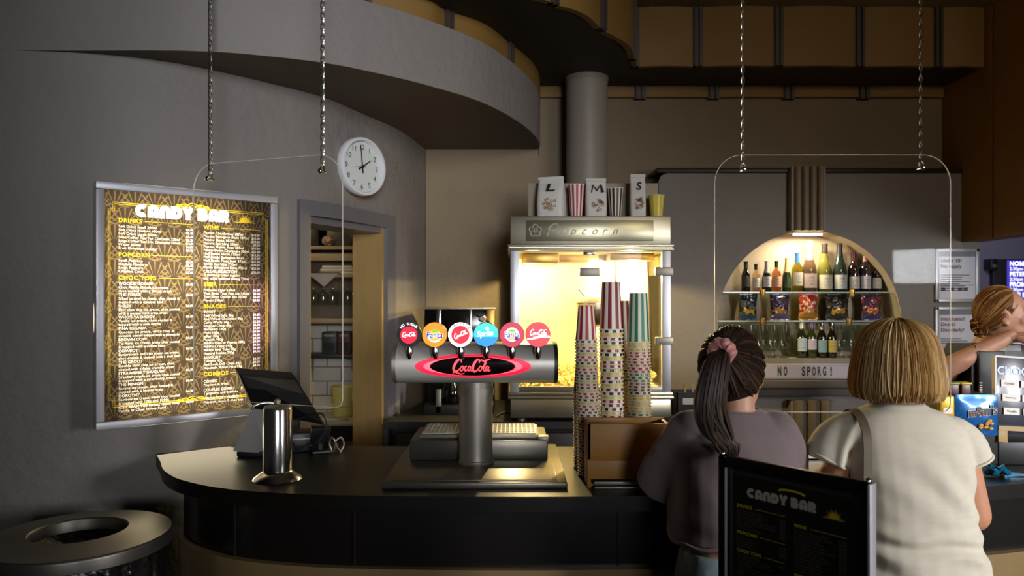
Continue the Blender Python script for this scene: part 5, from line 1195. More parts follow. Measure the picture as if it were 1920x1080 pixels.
# snack bags
def snack(px0_, px1_, py0, py1, cols, label):
    Y = 4.72; tt = thing('snack_bag', label, 'snack bag', (X((px0_+px1_)/2, Y), Y, sh[1])); w_ = (px1_-px0_)/F*Y; h_ = Z(py0, Y) - sh[1]
    m = MB(); nx_, nz_ = 26, 34; mi_ = []
    rn = random.Random(int(px0_)); vs_ = []; fs_ = []
    for s_ in (-1, 1):
        for j in range(nz_+1):
            v_ = j/nz_; puff = (math.sin(math.pi*min(1, max(0, (v_-.06)/.88))))**.6 if .06 < v_ < .94 else 0
            sh_ = .86 + .22*abs(v_-.45)**.8
            for i in range(nx_+1):
                u = i/nx_*2 - 1; x_ = u*w_/2*sh_
                y_ = s_*(.003 + .030*puff*(1-abs(u)**2.2)) + .006*noise.noise(Vector((x_*70, v_*12, px0_ + s_))) + .003*noise.noise(Vector((x_*150, v_*24, px0_)))
                vs_.append((x_, y_, v_*h_))
    N1 = (nx_+1)*(nz_+1)
    for s_ in range(2):
        for j in range(nz_):
            for i in range(nx_):
                a = s_*N1 + j*(nx_+1) + i; fs_.append([a, a+1, a+nx_+2, a+nx_+1])
                u = (i+.5)/nx_*2-1; v_ = (j+.5)/nz_
                nz1 = noise.noise(Vector((u*2.6, v_*5.5, px0_))) + .3*noise.noise(Vector((u*9, v_*14, px0_))); nz2 = noise.noise(Vector((u*3, v_*5, px0_ + 7)))
                k = 1 if (abs(u) < .6 and .26 < v_ + nz2*.12 < .44) else 2 if nz1 > .22 and v_ > .4 else 3 if v_ + nz2*.15 < .24 else 0
                mi_.append(k)
    for i in range(nx_): fs_ += [[i, i+1, N1+i+1, N1+i], [N1-nx_-1+i, N1-nx_+i, 2*N1-nx_+i, 2*N1-nx_-1+i]]; mi_ += [0, 0]
    for j in range(nz_):
        for e in (0, nx_): a = j*(nx_+1)+e; fs_.append([a, a+nx_+1, N1+a+nx_+1, N1+a]); mi_.append(0)
    m.add(vs_, fs_); m.m = mi_
    m.build('bag', [M('foilbag_' + c_, c_, .28, .25, var=(30, .35), coat=.5) for c_ in cols], tt, 70)
    m = MB(); m.box(-w_*.44, w_*.44, -.004, .004, h_*.955, h_*1.0); m.build('crimped_seal', M('foilbag_' + cols[0], cols[0]), tt, 0)
snack(1384, 1420, 551, 598, ('1f2430', 'c9a03c', '3a3f4c', '49607c'), 'black snack bag with gold band under the small black bottle')
snack(1443, 1480, 551, 598, ('3a2c4c', 'c08a3c', '2a2030', '6a6484'), 'purple snack bag with gold band beside the orange one')
snack(1496, 1533, 551, 598, ('b8402a', 'd8a868', 'e0d4c4', 'b88838'), 'orange red snack bag in the middle of the lower glass shelf')
snack(1547, 1592, 551, 598, ('221f1c', 'c49a30', '4a4640', '4a4844'), 'black snack bag with yellow lettering band beside the orange red one')
snack(1614, 1653, 551, 598, ('4a2c48', 'c87838', 'a83a3c', '5a5078'), 'maroon and purple snack bag at the blonde customer end of the row')
# tall glasses and four beers on the niche floor
tumble = None; zb = nb + .001
def goblet(loc):
    global tumble
    if tumble is None:
        tumble = thing('beer_glass', 'tall clear footed glass standing on the floor of the niche', 'glass', loc, 0, 'clear glasses on the niche floor')
        m = MB(); m.lathe([(.024, .045), (.034, .07), (.037, .11), (.033, .205), (.031, .205), (.035, .11), (.032, .072), (.022, .048)], 18, cap1=True); m.build('bowl', CLEARG, tumble)
        m = MB(); m.lathe([(.030, 0), (.030, .004), (.012, .014), (.009, .03), (.024, .046)], 18); m.build('foot', CLEARG, tumble); return
    c_ = copy_tree(tumble); c_.location = loc
for j, Yg in enumerate((4.67, 4.755)):
    for px in list(range(1360, 1492, 22)) + [1577, 1599, 1621, 1643, 1664]:
        goblet((X(px + 9*j, Yg), Yg, zb))
Sx = lambda c_: 1480 + c_/8.306
bottle(Sx(190), 600, 18.5, 0, 'beer', '232a12', 'd8d2c0', 'b8c4cc', 'green beer bottle with white neck and blue and white label', zb, 4.67, cat_='beer bottle', lz=(.18, .52), foil=.78)
bottle(Sx(345), 600, 18, 0, 'beer', '333814', '6a5a9a', 'c6bcc2', 'green beer bottle with violet neck label', zb, 4.67, cat_='beer bottle', lz=(.22, .50), foil=.80)
bottle(Sx(505), 601, 18, 0, 'beer', '171210', '2a2624', '86a4ac', 'brown beer bottle with pale blue label', zb, 4.67, cat_='beer bottle', lz=(.15, .48), foil=.93)
bottle(Sx(662), 601, 17.5, 0, 'beer', '1b120c', '2a2420', 'b8a450', 'brown beer bottle with mustard yellow label', zb, 4.67, cat_='beer bottle', lz=(.15, .48), foil=.93)
# cinema letter box sign on the ledge
ls = thing('letter_box_sign', 'white letter box sign reading NO SPORG on the ledge under the niche', 'sign', (X(1518, 4.50), 4.50, Z(712, 4.47)))
sw_ = .385; shh = Z(683, 4.50) - Z(712, 4.47)
m = MB(); m.box(-sw_, sw_, 0, .05, 0, shh, r=.004); m.build('case', M('sign_case', '9c979c', .5), ls)
m = MB(); m.box(-sw_ + .008, sw_ - .008, -.002, .002, .008, shh - .010); m.build('face', M('sign_face', 'b0a8b4', .5, var=(3, .03)), ls, 0)
m = MB(); hl = (709 - 689)/F*4.5
for word, p0_, p1_ in (('NO', 1458, 1477), ('SPORG', 1503, 1549), ('!', 1556.5, 1560)):
    n_ = len(word)
    for k, ch_ in enumerate(word):
        a = p0_ + (p1_ - p0_)*k/max(1, n_); b = a + (7.0 if ch_ != '!' else 3.)
        if n_ > 1: stepw = (p1_ - p0_ + 3)/n_; a = p0_ + stepw*k; b = a + 6.6
        vs_, fs_ = fit(ch_, (b-a)/F*4.5, hl*.88, .035); m.add(vs_, fs_, 0, off(X(a, 4.5) - ls.location.x, -.0035, .020))
m.build('black_letters', INK, ls, 0)

# two framed notices on the grey wall
def notice(px0_, px1_, py0, py1, heads, col, label, marks=False):
    Y = YF - .012; tt = thing('framed_notice', label, 'framed notice', (X((px0_+px1_)/2, Y), Y, Z(py1, Y))); w_ = (px1_-px0_)/F*Y; h_ = (py1-py0)/F*Y
    m = MB()
    for a in ((-w_/2, w_/2, h_-.022, h_), (-w_/2, w_/2, 0, .022)): m.box(a[0], a[1], -.012, .010, a[2], a[3], r=.004)
    for a in (-w_/2, w_/2-.022): m.box(a, a+.022, -.012, .010, .0, h_, r=.004)
    m.build('frame', ALU, tt); m = MB(); m.box(-w_/2+.015, w_/2-.015, -.002, .008, .015, h_-.015); pp = m.build('paper', M('notice_paper', 'eae8f0', .5, var=(3, .03)), tt, 0)
    m = MB(); m.box(-w_/2+.022, w_/2-.022, -.0028, -.0022, h_-.05, h_-.022); m.build('heading_band', M('notice_grey', '8a8894', .5), pp, 0)
    m = MB(); z_ = h_ - .085
    for s_ in heads: vs_, fs_ = glyphs(s_, .031, .02, 0, 'LEFT'); m.add(vs_, fs_, 0, off(-w_/2+.034, -.003, z_)); z_ -= .034
    m.build('heading', M('notice_head_' + col, col, .6), pp, 0)
    m = MB(); rn = random.Random(len(label))
    for k in range(8):
        z_ -= .0135; m.box(-w_/2+.034, -w_/2+.034 + (w_-.075)*rn.uniform(.55, 1), -.0032, -.0026, z_, z_+.005)
        if z_ < .06: break
    if marks:
        m.box(-w_/2+.03, w_/2-.03, -.0032, -.0026, .105, .109)
        for x_ in (-.085, -.03, .02, .055): m.box(x_-.014, x_+.012, -.0032, -.0026, .072, .092)
    m.build('small_print', M('notice_ink', '6a6874', .6), pp, 0)
notice(1753, 1835, 466, 567, ('Under 18?', 'No supply'), '4a4858', 'silver framed notice in dark print, upper of the two beside the lobby opening', True)
notice(1753, 1836, 575, 678, ('Intoxicated?', 'Drunk?', 'Disorderly?'), '7a2a3e', 'silver framed notice with dark red heading, lower of the two beside the lobby opening')

# session screen in the lobby
YT = 6.84; tv = thing('session_screen', 'wall screen with white session times on purple beyond the opening', 'screen', (X(1862, YT), YT, Z(600, YT)))
tw0 = X(1888, YT) - X(1862, YT); thh = Z(486, YT) - Z(600, YT)
m = MB(); m.box(0, 1.15, 0, .05, 0, thh, r=.006); m.build('bezel', BLACKPL, tv)
m = MB(); m.box(tw0, 1.12, -.004, .0, .02, thh - .01); scn = m.build('display', M('lit_purple', '4038a8', .4, emit=1.0, var=(2, .02)), tv, 0)
m = MB(); z_ = thh - .06
for a, b in (('NOMADLAND', '2:30pm  6:00pm'), ('PETER RABBIT', '2:30pm  4:40pm'), ('PROMISING', '8:30pm'), ('THE DRY', '2:15pm  6:15pm'), ('MINARI', '4:30pm'), ('THE FATHER', '8:15pm')):
    vs_, fs_ = glyphs(a, .056, .03); m.add(vs_, fs_, 0, off(tw0 + .02, -.006, z_)); vs_, fs_ = glyphs(b, .042, .012); m.add(vs_, fs_, 0, off(tw0 + .02, -.006, z_ - .042)); z_ -= .095
m.build('lettering', M('lit_white_text', 'ffffff', .4, emit=1.3, var=(2, .01)), scn, 0)
sp_ = thing('wall_speaker', 'small black wall speaker beside the session screen', 'speaker', (X(1862, 6.8), 6.82, Z(506, 6.8)))
m = MB(); m.box(-.03, .03, -.04, .07, 0, .10, r=.008); m.build('case', BLACKPL, sp_); m = MB(); m.lathe([(.018, 0), (.014, .004)], 16, T=off(0, -.041, .035) @ LY); m.build('cone', STEELD, sp_)

# ------------------------------------------------------------------ acrylic screens hung on chains
def chain(mb, x, y, z0, z1):
    Lk, wr = .024, .0019; pitch = Lk*.74; n_ = int((z1-z0)/pitch); pitch = (z1-z0)/n_
    for k in range(n_+1):
        zc_ = z0 + pitch*k; pts = []
        for a in range(10):
            t_ = 2*math.pi*a/10; u = .0056*math.cos(t_); v_ = (Lk/2 - .0056)*(1 if math.sin(t_) > .01 else -1 if math.sin(t_) < -.01 else 0) + .0056*math.sin(t_)
            pts.append((x + (u if k % 2 else u*.35), y + (u*.35 if k % 2 else u), zc_ + v_))
        mb.tube(pts, wr, 5, closed=True)
EDGEA = M('acrylic_edge_glow', 'e4e0d2', .2, spec=.8, var=(10, .05), trans=.2)  # pale colour stands in for the light that acrylic edges gather
def hung_screen(label, A, B, z0, z1, chains, r_=.09):
    """A, B: plan points of the two vertical edges"""
    d_ = (B - A); w_ = d_.length; tt = thing('acrylic_screen', label, 'acrylic screen', (A.x, A.y, z0), math.atan2(d_.y, d_.x)); h_ = z1 - z0
    out = arc(w_-r_, h_-r_, r_, r_, 0, 90, 10) + arc(r_, h_-r_, r_, r_, 90, 180, 10) + arc(r_*.3, r_*.3, r_*.3, r_*.3, 180, 270, 6) + arc(w_-r_*.3, r_*.3, r_*.3, r_*.3, 270, 360, 6)
    m = MB(); n_ = len(out); m.flat([(p[0], 0, p[1]) for p in out]); m.flat([(p[0], .0045, p[1]) for p in out]); m.build('panel', CLEAR, tt, 0)
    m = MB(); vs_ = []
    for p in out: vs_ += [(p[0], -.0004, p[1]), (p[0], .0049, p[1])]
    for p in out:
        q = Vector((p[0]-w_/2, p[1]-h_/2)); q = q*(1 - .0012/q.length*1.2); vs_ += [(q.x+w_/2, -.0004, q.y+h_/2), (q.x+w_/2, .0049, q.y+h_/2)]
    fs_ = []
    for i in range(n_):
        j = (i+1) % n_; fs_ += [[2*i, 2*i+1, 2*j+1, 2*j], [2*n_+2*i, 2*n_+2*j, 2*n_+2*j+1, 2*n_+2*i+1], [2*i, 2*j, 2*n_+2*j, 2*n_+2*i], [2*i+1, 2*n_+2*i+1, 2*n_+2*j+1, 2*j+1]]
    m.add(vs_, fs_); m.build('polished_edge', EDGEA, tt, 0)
    for u, zb_ in chains:
        m = MB(); chain(m, u, .002, zb_ - z0 + .022, CEZ - z0 - .005); ch_o = m.build('chain', M('chain_steel', 'c2bfb8', .25, 1., var=(40, .1)), tt, 60)
        m = MB(); m.tube([(u, -.014, zb_ - z0), (u, .018, zb_ - z0)], .0045, 10); m.ell((u, -.014, zb_ - z0), .0085, .005, .0085, 12, 8); m.tube([(u-.006, .002, zb_-z0), (u-.007, .002, zb_-z0+.016), (u, .002, zb_-z0+.024), (u+.007, .002, zb_-z0+.016), (u+.006, .002, zb_-z0)], .0022, 6); m.build('bolt', CHROME, ch_o, 50)
YS = 2.42
hung_screen('clear acrylic screen hung on two chains above the two customers', Vector((X(1340, YS), YS)), Vector((X(1783, YS), YS)), Z(773, YS), Z(290, YS), ((X(1393, YS) - X(1340, YS), Z(318, YS)), (X(1727, YS) - X(1340, YS), Z(315, YS))))
A_, B_ = at(362, 0, 2.60).xy, at(642, 0, 2.394).xy
za, zb2 = Z(765, 2.394), Z(287, 2.394)
wv = (B_ - A_).length
def u_of(px):
    s_ = (px-960)/F; d_ = B_ - A_; t_ = (s_*A_.y - A_.x)/(d_.x - s_*d_.y); return t_*wv, (A_ + d_*t_).y
u0, y0_ = u_of(393.5); u1, y1_ = u_of(604)
hung_screen('clear acrylic screen hung on two chains in front of the menu board and clock', A_, B_, za, zb2, ((u0, zb2 - .055), (u1, zb2 - .055)))

# ------------------------------------------------------------------ sign frame in the foreground
SL, SR = Vector((X(1345, 1.735), 1.735)), Vector((X(1631, 1.46), 1.46))
szt = Z(852, 1.735); dS = SR - SL; sW = dS.length; sH = .50
st = thing('menu_stand', 'black framed candy bar menu on a floor stand in front of the dark haired customer', 'menu stand', (SL.x, SL.y, 0), math.atan2(dS.y, dS.x))
b0 = szt - sH; m = MB(); f_ = .026
for a in ((0, sW, szt-f_, szt), (0, sW, b0, b0+f_)): m.box(a[0], a[1], 0, .022, a[2], a[3], r=.005)
for a in (0, sW-f_): m.box(a, a+f_, 0, .022, b0, szt, r=.005)
m.build('frame', M('black_anodised', '1a1918', .28, .6, var=(9, .1)), st)
m = MB(); m.box(sW - .004, sW + .0015, -.002, .024, b0, szt - .002, r=.001); m.build('bright_edge', ALU, st); m = MB(); m.box(f_-.004, f_-.001, -.003, .004, b0+f_, szt-f_); m.build('inner_edge', ALU, st)
for x_ in (.008, sW-.008):
    m = MB(); m.ell((x_, .010, szt + .003), .007, .009, .006, 12, 8); m.build('corner_cap', CHROME, st)
m = MB(); m.tube([(sW/2, .03, .015), (sW/2, .03, b0 + .1)], .014, 14); m.build('post', BLACKSAT, st); m = MB(); m.lathe([(.15, 0), (.15, .008), (.02, .016)], 40, (sW/2, .03, 0)); m.build('foot_plate', BLACKSAT, st)
m = MB(); q = MB(); yl = MB()
pw2, ph2 = sW - 2*f_, sH - 2*f_
T0 = off(f_, 0, b0+f_)
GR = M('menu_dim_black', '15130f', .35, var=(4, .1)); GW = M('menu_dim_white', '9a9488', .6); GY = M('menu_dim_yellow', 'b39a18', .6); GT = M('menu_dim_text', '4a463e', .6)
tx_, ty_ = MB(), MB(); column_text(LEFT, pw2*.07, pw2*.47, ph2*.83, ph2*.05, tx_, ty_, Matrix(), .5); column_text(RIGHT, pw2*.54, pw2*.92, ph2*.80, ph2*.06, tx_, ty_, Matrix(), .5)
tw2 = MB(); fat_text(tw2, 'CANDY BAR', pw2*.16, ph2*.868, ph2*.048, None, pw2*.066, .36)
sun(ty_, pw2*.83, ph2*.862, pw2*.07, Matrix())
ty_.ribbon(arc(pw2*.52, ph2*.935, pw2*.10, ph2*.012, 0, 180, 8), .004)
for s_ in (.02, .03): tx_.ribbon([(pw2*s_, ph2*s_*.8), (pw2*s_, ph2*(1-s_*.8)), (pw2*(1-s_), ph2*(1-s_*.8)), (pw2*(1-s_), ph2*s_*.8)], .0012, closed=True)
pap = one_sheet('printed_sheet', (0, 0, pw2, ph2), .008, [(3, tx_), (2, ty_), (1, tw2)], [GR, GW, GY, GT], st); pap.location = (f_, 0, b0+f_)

# ------------------------------------------------------------------ things at the right end of the counter
ds = thing('display_stand', 'black stepped display stand on the counter beyond the blonde customer', 'display stand', (X(1850, 2.62), 2.60, TOP))
m = MB(); a0, a1 = X(1768, 2.6) - ds.location.x, X(1872, 2.6) - ds.location.x; m.box(a0, a1, 0, .22, 0, Z(742, 2.6) - TOP, r=.004); m.build('tall_block', BLACKPL, ds)
m = MB(); m.box(a1, a1 + .42, .0, .22, 0, Z(829, 2.6) - TOP, r=.004); m.build('low_block', BLACKPL, ds)
reg = thing('cash_register', 'black cash register under the cashier\'s forearm', 'cash register', (X(1850, 2.92), 2.92, TOP))
rx0, rx1 = X(1822, 2.92) - reg.location.x, X(1985, 2.92) - reg.location.x; rz1 = Z(648, 2.92) - TOP
m = MB(); m.prism([(rx0, .0), (rx1, 0), (rx1, rz1), (rx0 + .02, rz1), (rx0, rz1 - .04)], 0, .20, 'y'); m.build('body', BLACKPL, reg, 0)
m = MB(); m.box(rx0 + .015, rx0 + .12, -.02, .02, rz1 - .20, rz1 - .02, r=.008); m.build('side_hood', BLACKSAT, reg)
m = MB(); m.box(X(1872, 2.92) - reg.location.x, X(1912, 2.92) - reg.location.x, -.006, .03, rz1 - .02, rz1 + .002); m.build('paper_slot', M('register_slot', '8c8880', .5), reg, 0)
m = MB()
for k in range(6): m.box(X(1829, 2.92) - reg.location.x, X(1834, 2.92) - reg.location.x, -.026, -.018, rz1 - .19 + .009*k, rz1 - .186 + .009*k)
m.build('vent', STEELD, reg, 0)
# choc top board
Yc = 2.60; zf = Z(829, Yc)
cbd = thing('choc_top_board', 'small dark choc tops board with white flavour cards on a wooden foot', 'sign board', (X(1868, Yc), Yc, zf), R(6))
bwd = .20; bt = Z(668, Yc) - zf; bb_ = Z(800, Yc) - zf
tilt = Matrix.Translation((0, 0, 0)) @ Matrix.Rotation(R(-6), 4, 'X') @ Matrix.Rotation(R(4), 4, 'Y')
m = MB(); m.box(0, bwd, 0, .010, bb_*.6, bt, r=.003, T=tilt); m.build('board', M('slate_board', '2c2f3c', .25, var=(3, .12), coat=.5), cbd)
m = MB(); m.box(-.004, .003, -.003, .013, bb_*.55, bt, T=tilt); m.box(0, bwd, -.003, .013, bt-.003, bt+.004, T=tilt); m.build('pale_edge', M('pale_edge', 'c4c0b8', .5), cbd, 0)
m = MB(); m.box(.0, .036, -.01, .05, 0, bb_*.55 + .028, r=.002, T=tilt); m.box(.15, .186, -.01, .05, 0, bb_*.55 + .028, r=.002, T=tilt); m.box(0, bwd, -.012, .0, bb_*.55 + .012, bb_*.55 + .028, T=tilt); m.build('wooden_foot', PALEWOOD, cbd)
m = MB(); vs_, fs_ = glyphs('CHOC TOPS', .040, .03); m.add(vs_, fs_, 0, tilt @ off(.006, -.0015, bt - .062)); m.build('heading', M('board_blue', 'a8b8d8', .4), cbd, 0)
for k, (pz, wtxt) in enumerate(((718, 'Cookie'), (745, 'Boysenberry'), (770, 'Vanilla'))):
    for c2 in range(2):
        m = MB(); z_ = Z(pz, Yc) - zf; x_ = .018 + .004*k + c2*.075; m.box(x_, x_+.060, -.005, -.001, z_-.012, z_+.012, T=tilt); cd_ = m.build('flavour_card', WHITE, cbd, 0)
        m = MB(); vs_, fs_ = fit(wtxt if not c2 else 'Mint', .036 if not c2 else .02, .008, .01); m.add(vs_, fs_, 0, tilt @ off(x_+.012, -.0058, z_-.004)); m.build('card_writing', M('pencil_grey', '77736c', .6), cd_, 0)
# sweets
Yb = 2.585; mb_ = thing('sweet_bag', 'blue bag of candy-coated peanuts hanging on the front of the black stand', 'sweet bag', (X(1826, Yb), Yb - .012, Z(815, Yb)))
w_ = (1866-1787)/F*Yb; h_ = (815-739)/F*Yb
m = MB(); nx_, nz_ = 14, 16; vs_ = []; fs_ = []
for s_ in (-1, 1):
    for j in range(nz_+1):
        for i in range(nx_+1):
            u, v_ = i/nx_*2-1, j/nz_; pf = (max(0, 1-abs(u)**3))*(math.sin(math.pi*min(1, max(0, (v_-.05)/.9))))**.7 if .05 < v_ < .95 else 0
            vs_.append((u*w_/2, s_*(.002 + .012*pf) + .002*noise.noise(Vector((u*4, v_*5, 3))), v_*h_))
N1 = (nx_+1)*(nz_+1)
for s_ in range(2):
    for j in range(nz_):
        for i in range(nx_): a = s_*N1 + j*(nx_+1)+i; fs_.append([a, a+1, a+nx_+2, a+nx_+1])
m.add(vs_, fs_); m.build('bag', M('blue_foil', '1c62a8', .25, .3, var=(12, .2), coat=.5), mb_, 60)
m = MB(); vs_, fs_ = fit("m&m's", w_*.70, h_*.26, .055, .15); m.add(vs_, fs_, 0, off(-w_*.25, -.0165, h_*.45) @ Matrix.Rotation(R(-6), 4, 'Y')); m.build('letter_outline', M('cream_print', 'e6dcc8', .5), mb_, 0)
m = MB(); vs_, fs_ = fit("m&m's", w_*.68, h_*.24, .02, .15); m.add(vs_, fs_, 0, off(-w_*.24, -.0175, h_*.46) @ Matrix.Rotation(R(-6), 4, 'Y')); m.build('lettering', M('brown_print', '3a2418', .5), mb_, 0)
m = MB(); rn = random.Random(5)
for k in range(9): m.ell((w_*.18 + rn.uniform(-.02, .02), -.015, h_*.27 + rn.uniform(-.016, .016)), .009, .004, .006, 10, 6)
m.build('peanut_print', M('peanut_gold', 'c08a3c', .5, var=(20, .2)), mb_)
for k, (px, lc) in enumerate(((1762, 'yellow lid touching the blonde hair'), (1781, 'olive lid'), (1803, 'bright yellow lid beside the cash register'))):
    tt = thing('sweet_tub', f'small brown sweet tub with {lc}', 'sweet tub', (X(px + 4, 2.66), 2.66, ds.location.z + Z(742, 2.6) - TOP)); m = MB(); m.box(-.0165, .0165, -.016, .016, 0, .034, r=.003); m.build('tub', M('sweet_brown', '5c3a34', .4, var=(40, .3)), tt)
    m = MB(); m.box(-.019, .019, -.019, .019, .034, .041, r=.002); m.build('lid', M('lid_yellow' if k != 1 else 'lid_olive', 'c4a818' if k != 1 else '7d8420', .4), tt)
yb2 = thing('yellow_sweet_bag', 'yellow sweet bag half hidden by blonde hair beside the blue bag', 'sweet bag', (X(1772, 2.585), 2.572, Z(790, 2.585)))
m = MB(); m.box(-.032, .022, -.010, .010, 0, (790-740)/F*2.585, r=.008, seg=3); m.build('bag', M('yellow_foil', 'c8a41c', .3, .2, var=(14, .2)), yb2)
m = MB(); m.box(-.02, .012, -.0112, -.0102, .03, .05); m.build('printed_band', M('cream_print', 'e6dcc8'), yb2, 0)
bp_ = MB(); rn = random.Random(11)
for k in range(26):
    a = rn.random(); bp_.ell((rn.uniform(-.03, .03), rn.uniform(-.02, .02), .012 + rn.uniform(0, .028)*(1-abs(a-.5))), .010, .010, .009, 8, 6)
for i in range(len(bp_.v)):
    v = Vector(bp_.v[i]); bp_.v[i] = tuple(v + Vector((noise.noise(v*120), noise.noise(v*120 + Vector((5, 5, 5))), noise.noise(v*120 + Vector((9, 1, 2)))))*.004)
bp_.prism([(.02, .0), (.085, .004), (.09, .008), (.02, .016)], -.012, .010, 'y')
tag(bp_.build('blue_sweet_packet', M('blue_cellophane', '0f6a8c', .12, .3, var=(60, .6), coat=.8), None, 20, (X(1868, 2.44), 2.44, TOP)), 'glossy blue cellophane sweet packet lying on the counter beside the bare elbow', 'sweet packet')
tr = thing('steel_tray', 'small steel tray on the counter between the two customers', 'tray', (X(1522, 2.70), 2.72, TOP))
m = MB(); m.box(-.05, .05, -.03, .05, 0, .004); m.build('base', STEELD, tr, 0); m = MB()
for a in ((-.05, .05, -.03, -.027), (-.05, .05, .047, .05), (-.05, -.047, -.03, .05), (.047, .05, -.03, .05)): m.box(a[0], a[1], a[2], a[3], 0, .016)
m.build('rim', STEEL, tr, 0)
# ------------------------------------------------------------------ people
def remesh(mb, voxel, it=4):
    me = bpy.data.meshes.new('r'); me.from_pydata(mb.v, [], mb.f); bm = bmesh.new(); bm.from_mesh(me); bmesh.ops.recalc_face_normals(bm, faces=bm.faces); bm.to_mesh(me); bm.free()
    ob = bpy.data.objects.new('r', me); C.objects.link(ob)
    r_ = ob.modifiers.new('r', 'REMESH'); r_.mode = 'VOXEL'; r_.voxel_size = voxel
    s_ = ob.modifiers.new('s', 'SMOOTH'); s_.factor = .5; s_.iterations = it
    dg = bpy.context.evaluated_depsgraph_get(); m2 = bpy.data.meshes.new_from_object(ob.evaluated_get(dg))
    vs_ = [v.co.copy() for v in m2.vertices]; ns_ = [v.normal.copy() for v in m2.vertices]; fs_ = [list(p.vertices) for p in m2.polygons]
    bpy.data.objects.remove(ob); bpy.data.meshes.remove(me); bpy.data.meshes.remove(m2); return vs_, ns_, fs_
def cap(mb, a, b, r0, r1, n=14):
    a, b = Vector(a), Vector(b); k = 6
    mb.tube([a.lerp(b, i/k) for i in range(k+1)], [r0 + (r1-r0)*i/k for i in range(k+1)], n); mb.ell(a, r0, r0, r0, n, 8); mb.ell(b, r1, r1, r1, n, 8)
def loft(mb, secs, n=28, ex=2.3):
    """secs: (x, y, z, rx, ry)"""
    vs_ = []; fs_ = []
    for x_, y_, z_, rx, ry in secs:
        for k in range(n):
            a = 2*math.pi*k/n; c_, s_ = math.cos(a), math.sin(a)
            vs_.append((x_ + math.copysign(abs(c_)**(2/ex), c_)*rx, y_ + math.copysign(abs(s_)**(2/ex), s_)*ry, z_))
    for i in range(len(secs)-1):
        for k in range(n): fs_.append([i*n+k, i*n+(k+1) % n, (i+1)*n+(k+1) % n, (i+1)*n+k])
    fs_ += [list(range(n))[::-1], [(len(secs)-1)*n+k for k in range(n)]]; mb.add(vs_, fs_)
def smooth_secs(secs, n=5):
    out = []; P = secs
    for i in range(len(P)-1):
        p0, p1, p2, p3 = P[max(i-1, 0)], P[i], P[i+1], P[min(i+2, len(P)-1)]
        for k in range(n):
            t_ = k/n; out.append(tuple(.5*((2*b)+(c_-a)*t_+(2*a-5*b+4*c_-d)*t_*t_+(3*b-a-3*c_+d)*t_**3) for a, b, c_, d in zip(p0, p1, p2, p3)))
    out.append(P[-1]); return out
def hand_parts(mb, W, d, up, thumb, curl=(14, 22, 18), s=1., spread=7):
    W, d, up = Vector(W), Vector(d).normalized(), Vector(up).normalized(); lat = d.cross(up).normalized() * thumb; up = (up - d*up.dot(d)).normalized()
    for i, (o_, ln, kb) in enumerate(((.030, .072, .086), (.010, .080, .092), (-.011, .074, .088), (-.030, .058, .080))):
        K_ = W + d*kb*s + lat*o_*s; cap(mb, W + lat*o_*.55*s, K_, .0135*s, .0115*s, 10)
        rot = Matrix.Rotation(R(spread*(1.2-i)*.8)*-thumb, 3, up); dr = rot @ d; ax = dr.cross(up).normalized(); p = K_
        for k, fr_ in enumerate((.45, .32, .23)):
            dr = Matrix.Rotation(-R(curl[k] + 3*i), 3, ax) @ dr; q = p + dr*ln*fr_*s; cap(mb, p, q, (.0092 - .0009*k)*s, (.0085 - .0009*k)*s, 10); p = q
    t0 = W + d*.02*s + lat*.024*s; t1 = t0 + (d*.6 + lat*.75 - up*.15).normalized()*.040*s; t2 = t1 + (d*.9 + lat*.3 - up*.2).normalized()*.032*s; t3 = t2 + (d + lat*.05 - up*.25).normalized()*.024*s
    cap(mb, t0, t1, .0135*s, .0105*s, 10); cap(mb, t1, t2, .0105*s, .0095*s, 10); cap(mb, t2, t3, .0095*s, .0075*s, 10)
def head_parts(mb, c, yaw, tilt=0., s=1.):
    """skull, jaw, nose, lips, ears; faces +y before the yaw (clockwise seen from above)"""
    T = Matrix.Translation(c) @ Matrix.Rotation(-R(yaw), 4, 'Z') @ Matrix.Rotation(R(tilt), 4, 'X') @ Matrix.Scale(s, 4)
    q = MB(); q.ell((0, -.008, .012), .074, .092, .102, 24, 16); q.ell((0, .026, -.050), .056, .060, .066, 20, 14); q.ell((0, .060, -.092), .024, .022, .020, 14, 10)
    for x_ in (-1, 1): q.ell((x_*.034, .060, -.022), .026, .022, .024, 12, 8); q.ell((x_*.030, .074, .026), .026, .012, .010, 12, 8)
    cap(q, (0, .082, .020), (0, .104, -.024), .0085, .013, 10); q.ell((-.010, .094, -.028), .009, .010, .008, 10, 6); q.ell((.010, .094, -.028), .009, .010, .008, 10, 6)
    q.ell((0, .082, -.052), .024, .010, .0065, 12, 8); q.ell((0, .080, -.063), .021, .010, .0070, 12, 8)
    for x_ in (-1, 1):
        q.tube([(x_*(.072 + .010*math.sin(a_)), -.004 - .017*math.cos(a_), -.006 + .030*math.sin(a_)*1.0 - .004) for a_ in [2*math.pi*i/14 for i in range(14)]], .0055, 8, closed=True); q.ell((x_*.074, -.006, -.012), .006, .014, .026, 12, 8); q.ell((x_*.074, .002, -.036), .007, .008, .009, 10, 8)
    mb.add(q.v, q.f, 0, T); return T
def add_eyes(person, T):
    for x_ in (-.030, .030):
        m = MB(); p = T @ Vector((x_, .0745, .008)); r_ = .0125; m.ell(p, r_, r_, r_, 16, 10); m.build('eye', M('eye_white', 'd8d2ca', .2, var=(9, .03)), person)
def put(mb, name, mats, parent, smooth=60): return mb.build(name, mats, parent, smooth)
def wrinkle(vs_, ns_, f):
    return [v + n_*f(v) for v, n_ in zip(vs_, ns_)]
SKIN = M('skin', 'b98262', .48, var=(30, .07), bump=(220, .05, .001), sss=.12); SKIN2 = M('skin_pale', 'bd8b70', .48, var=(30, .07), bump=(220, .05, .001), sss=.12)
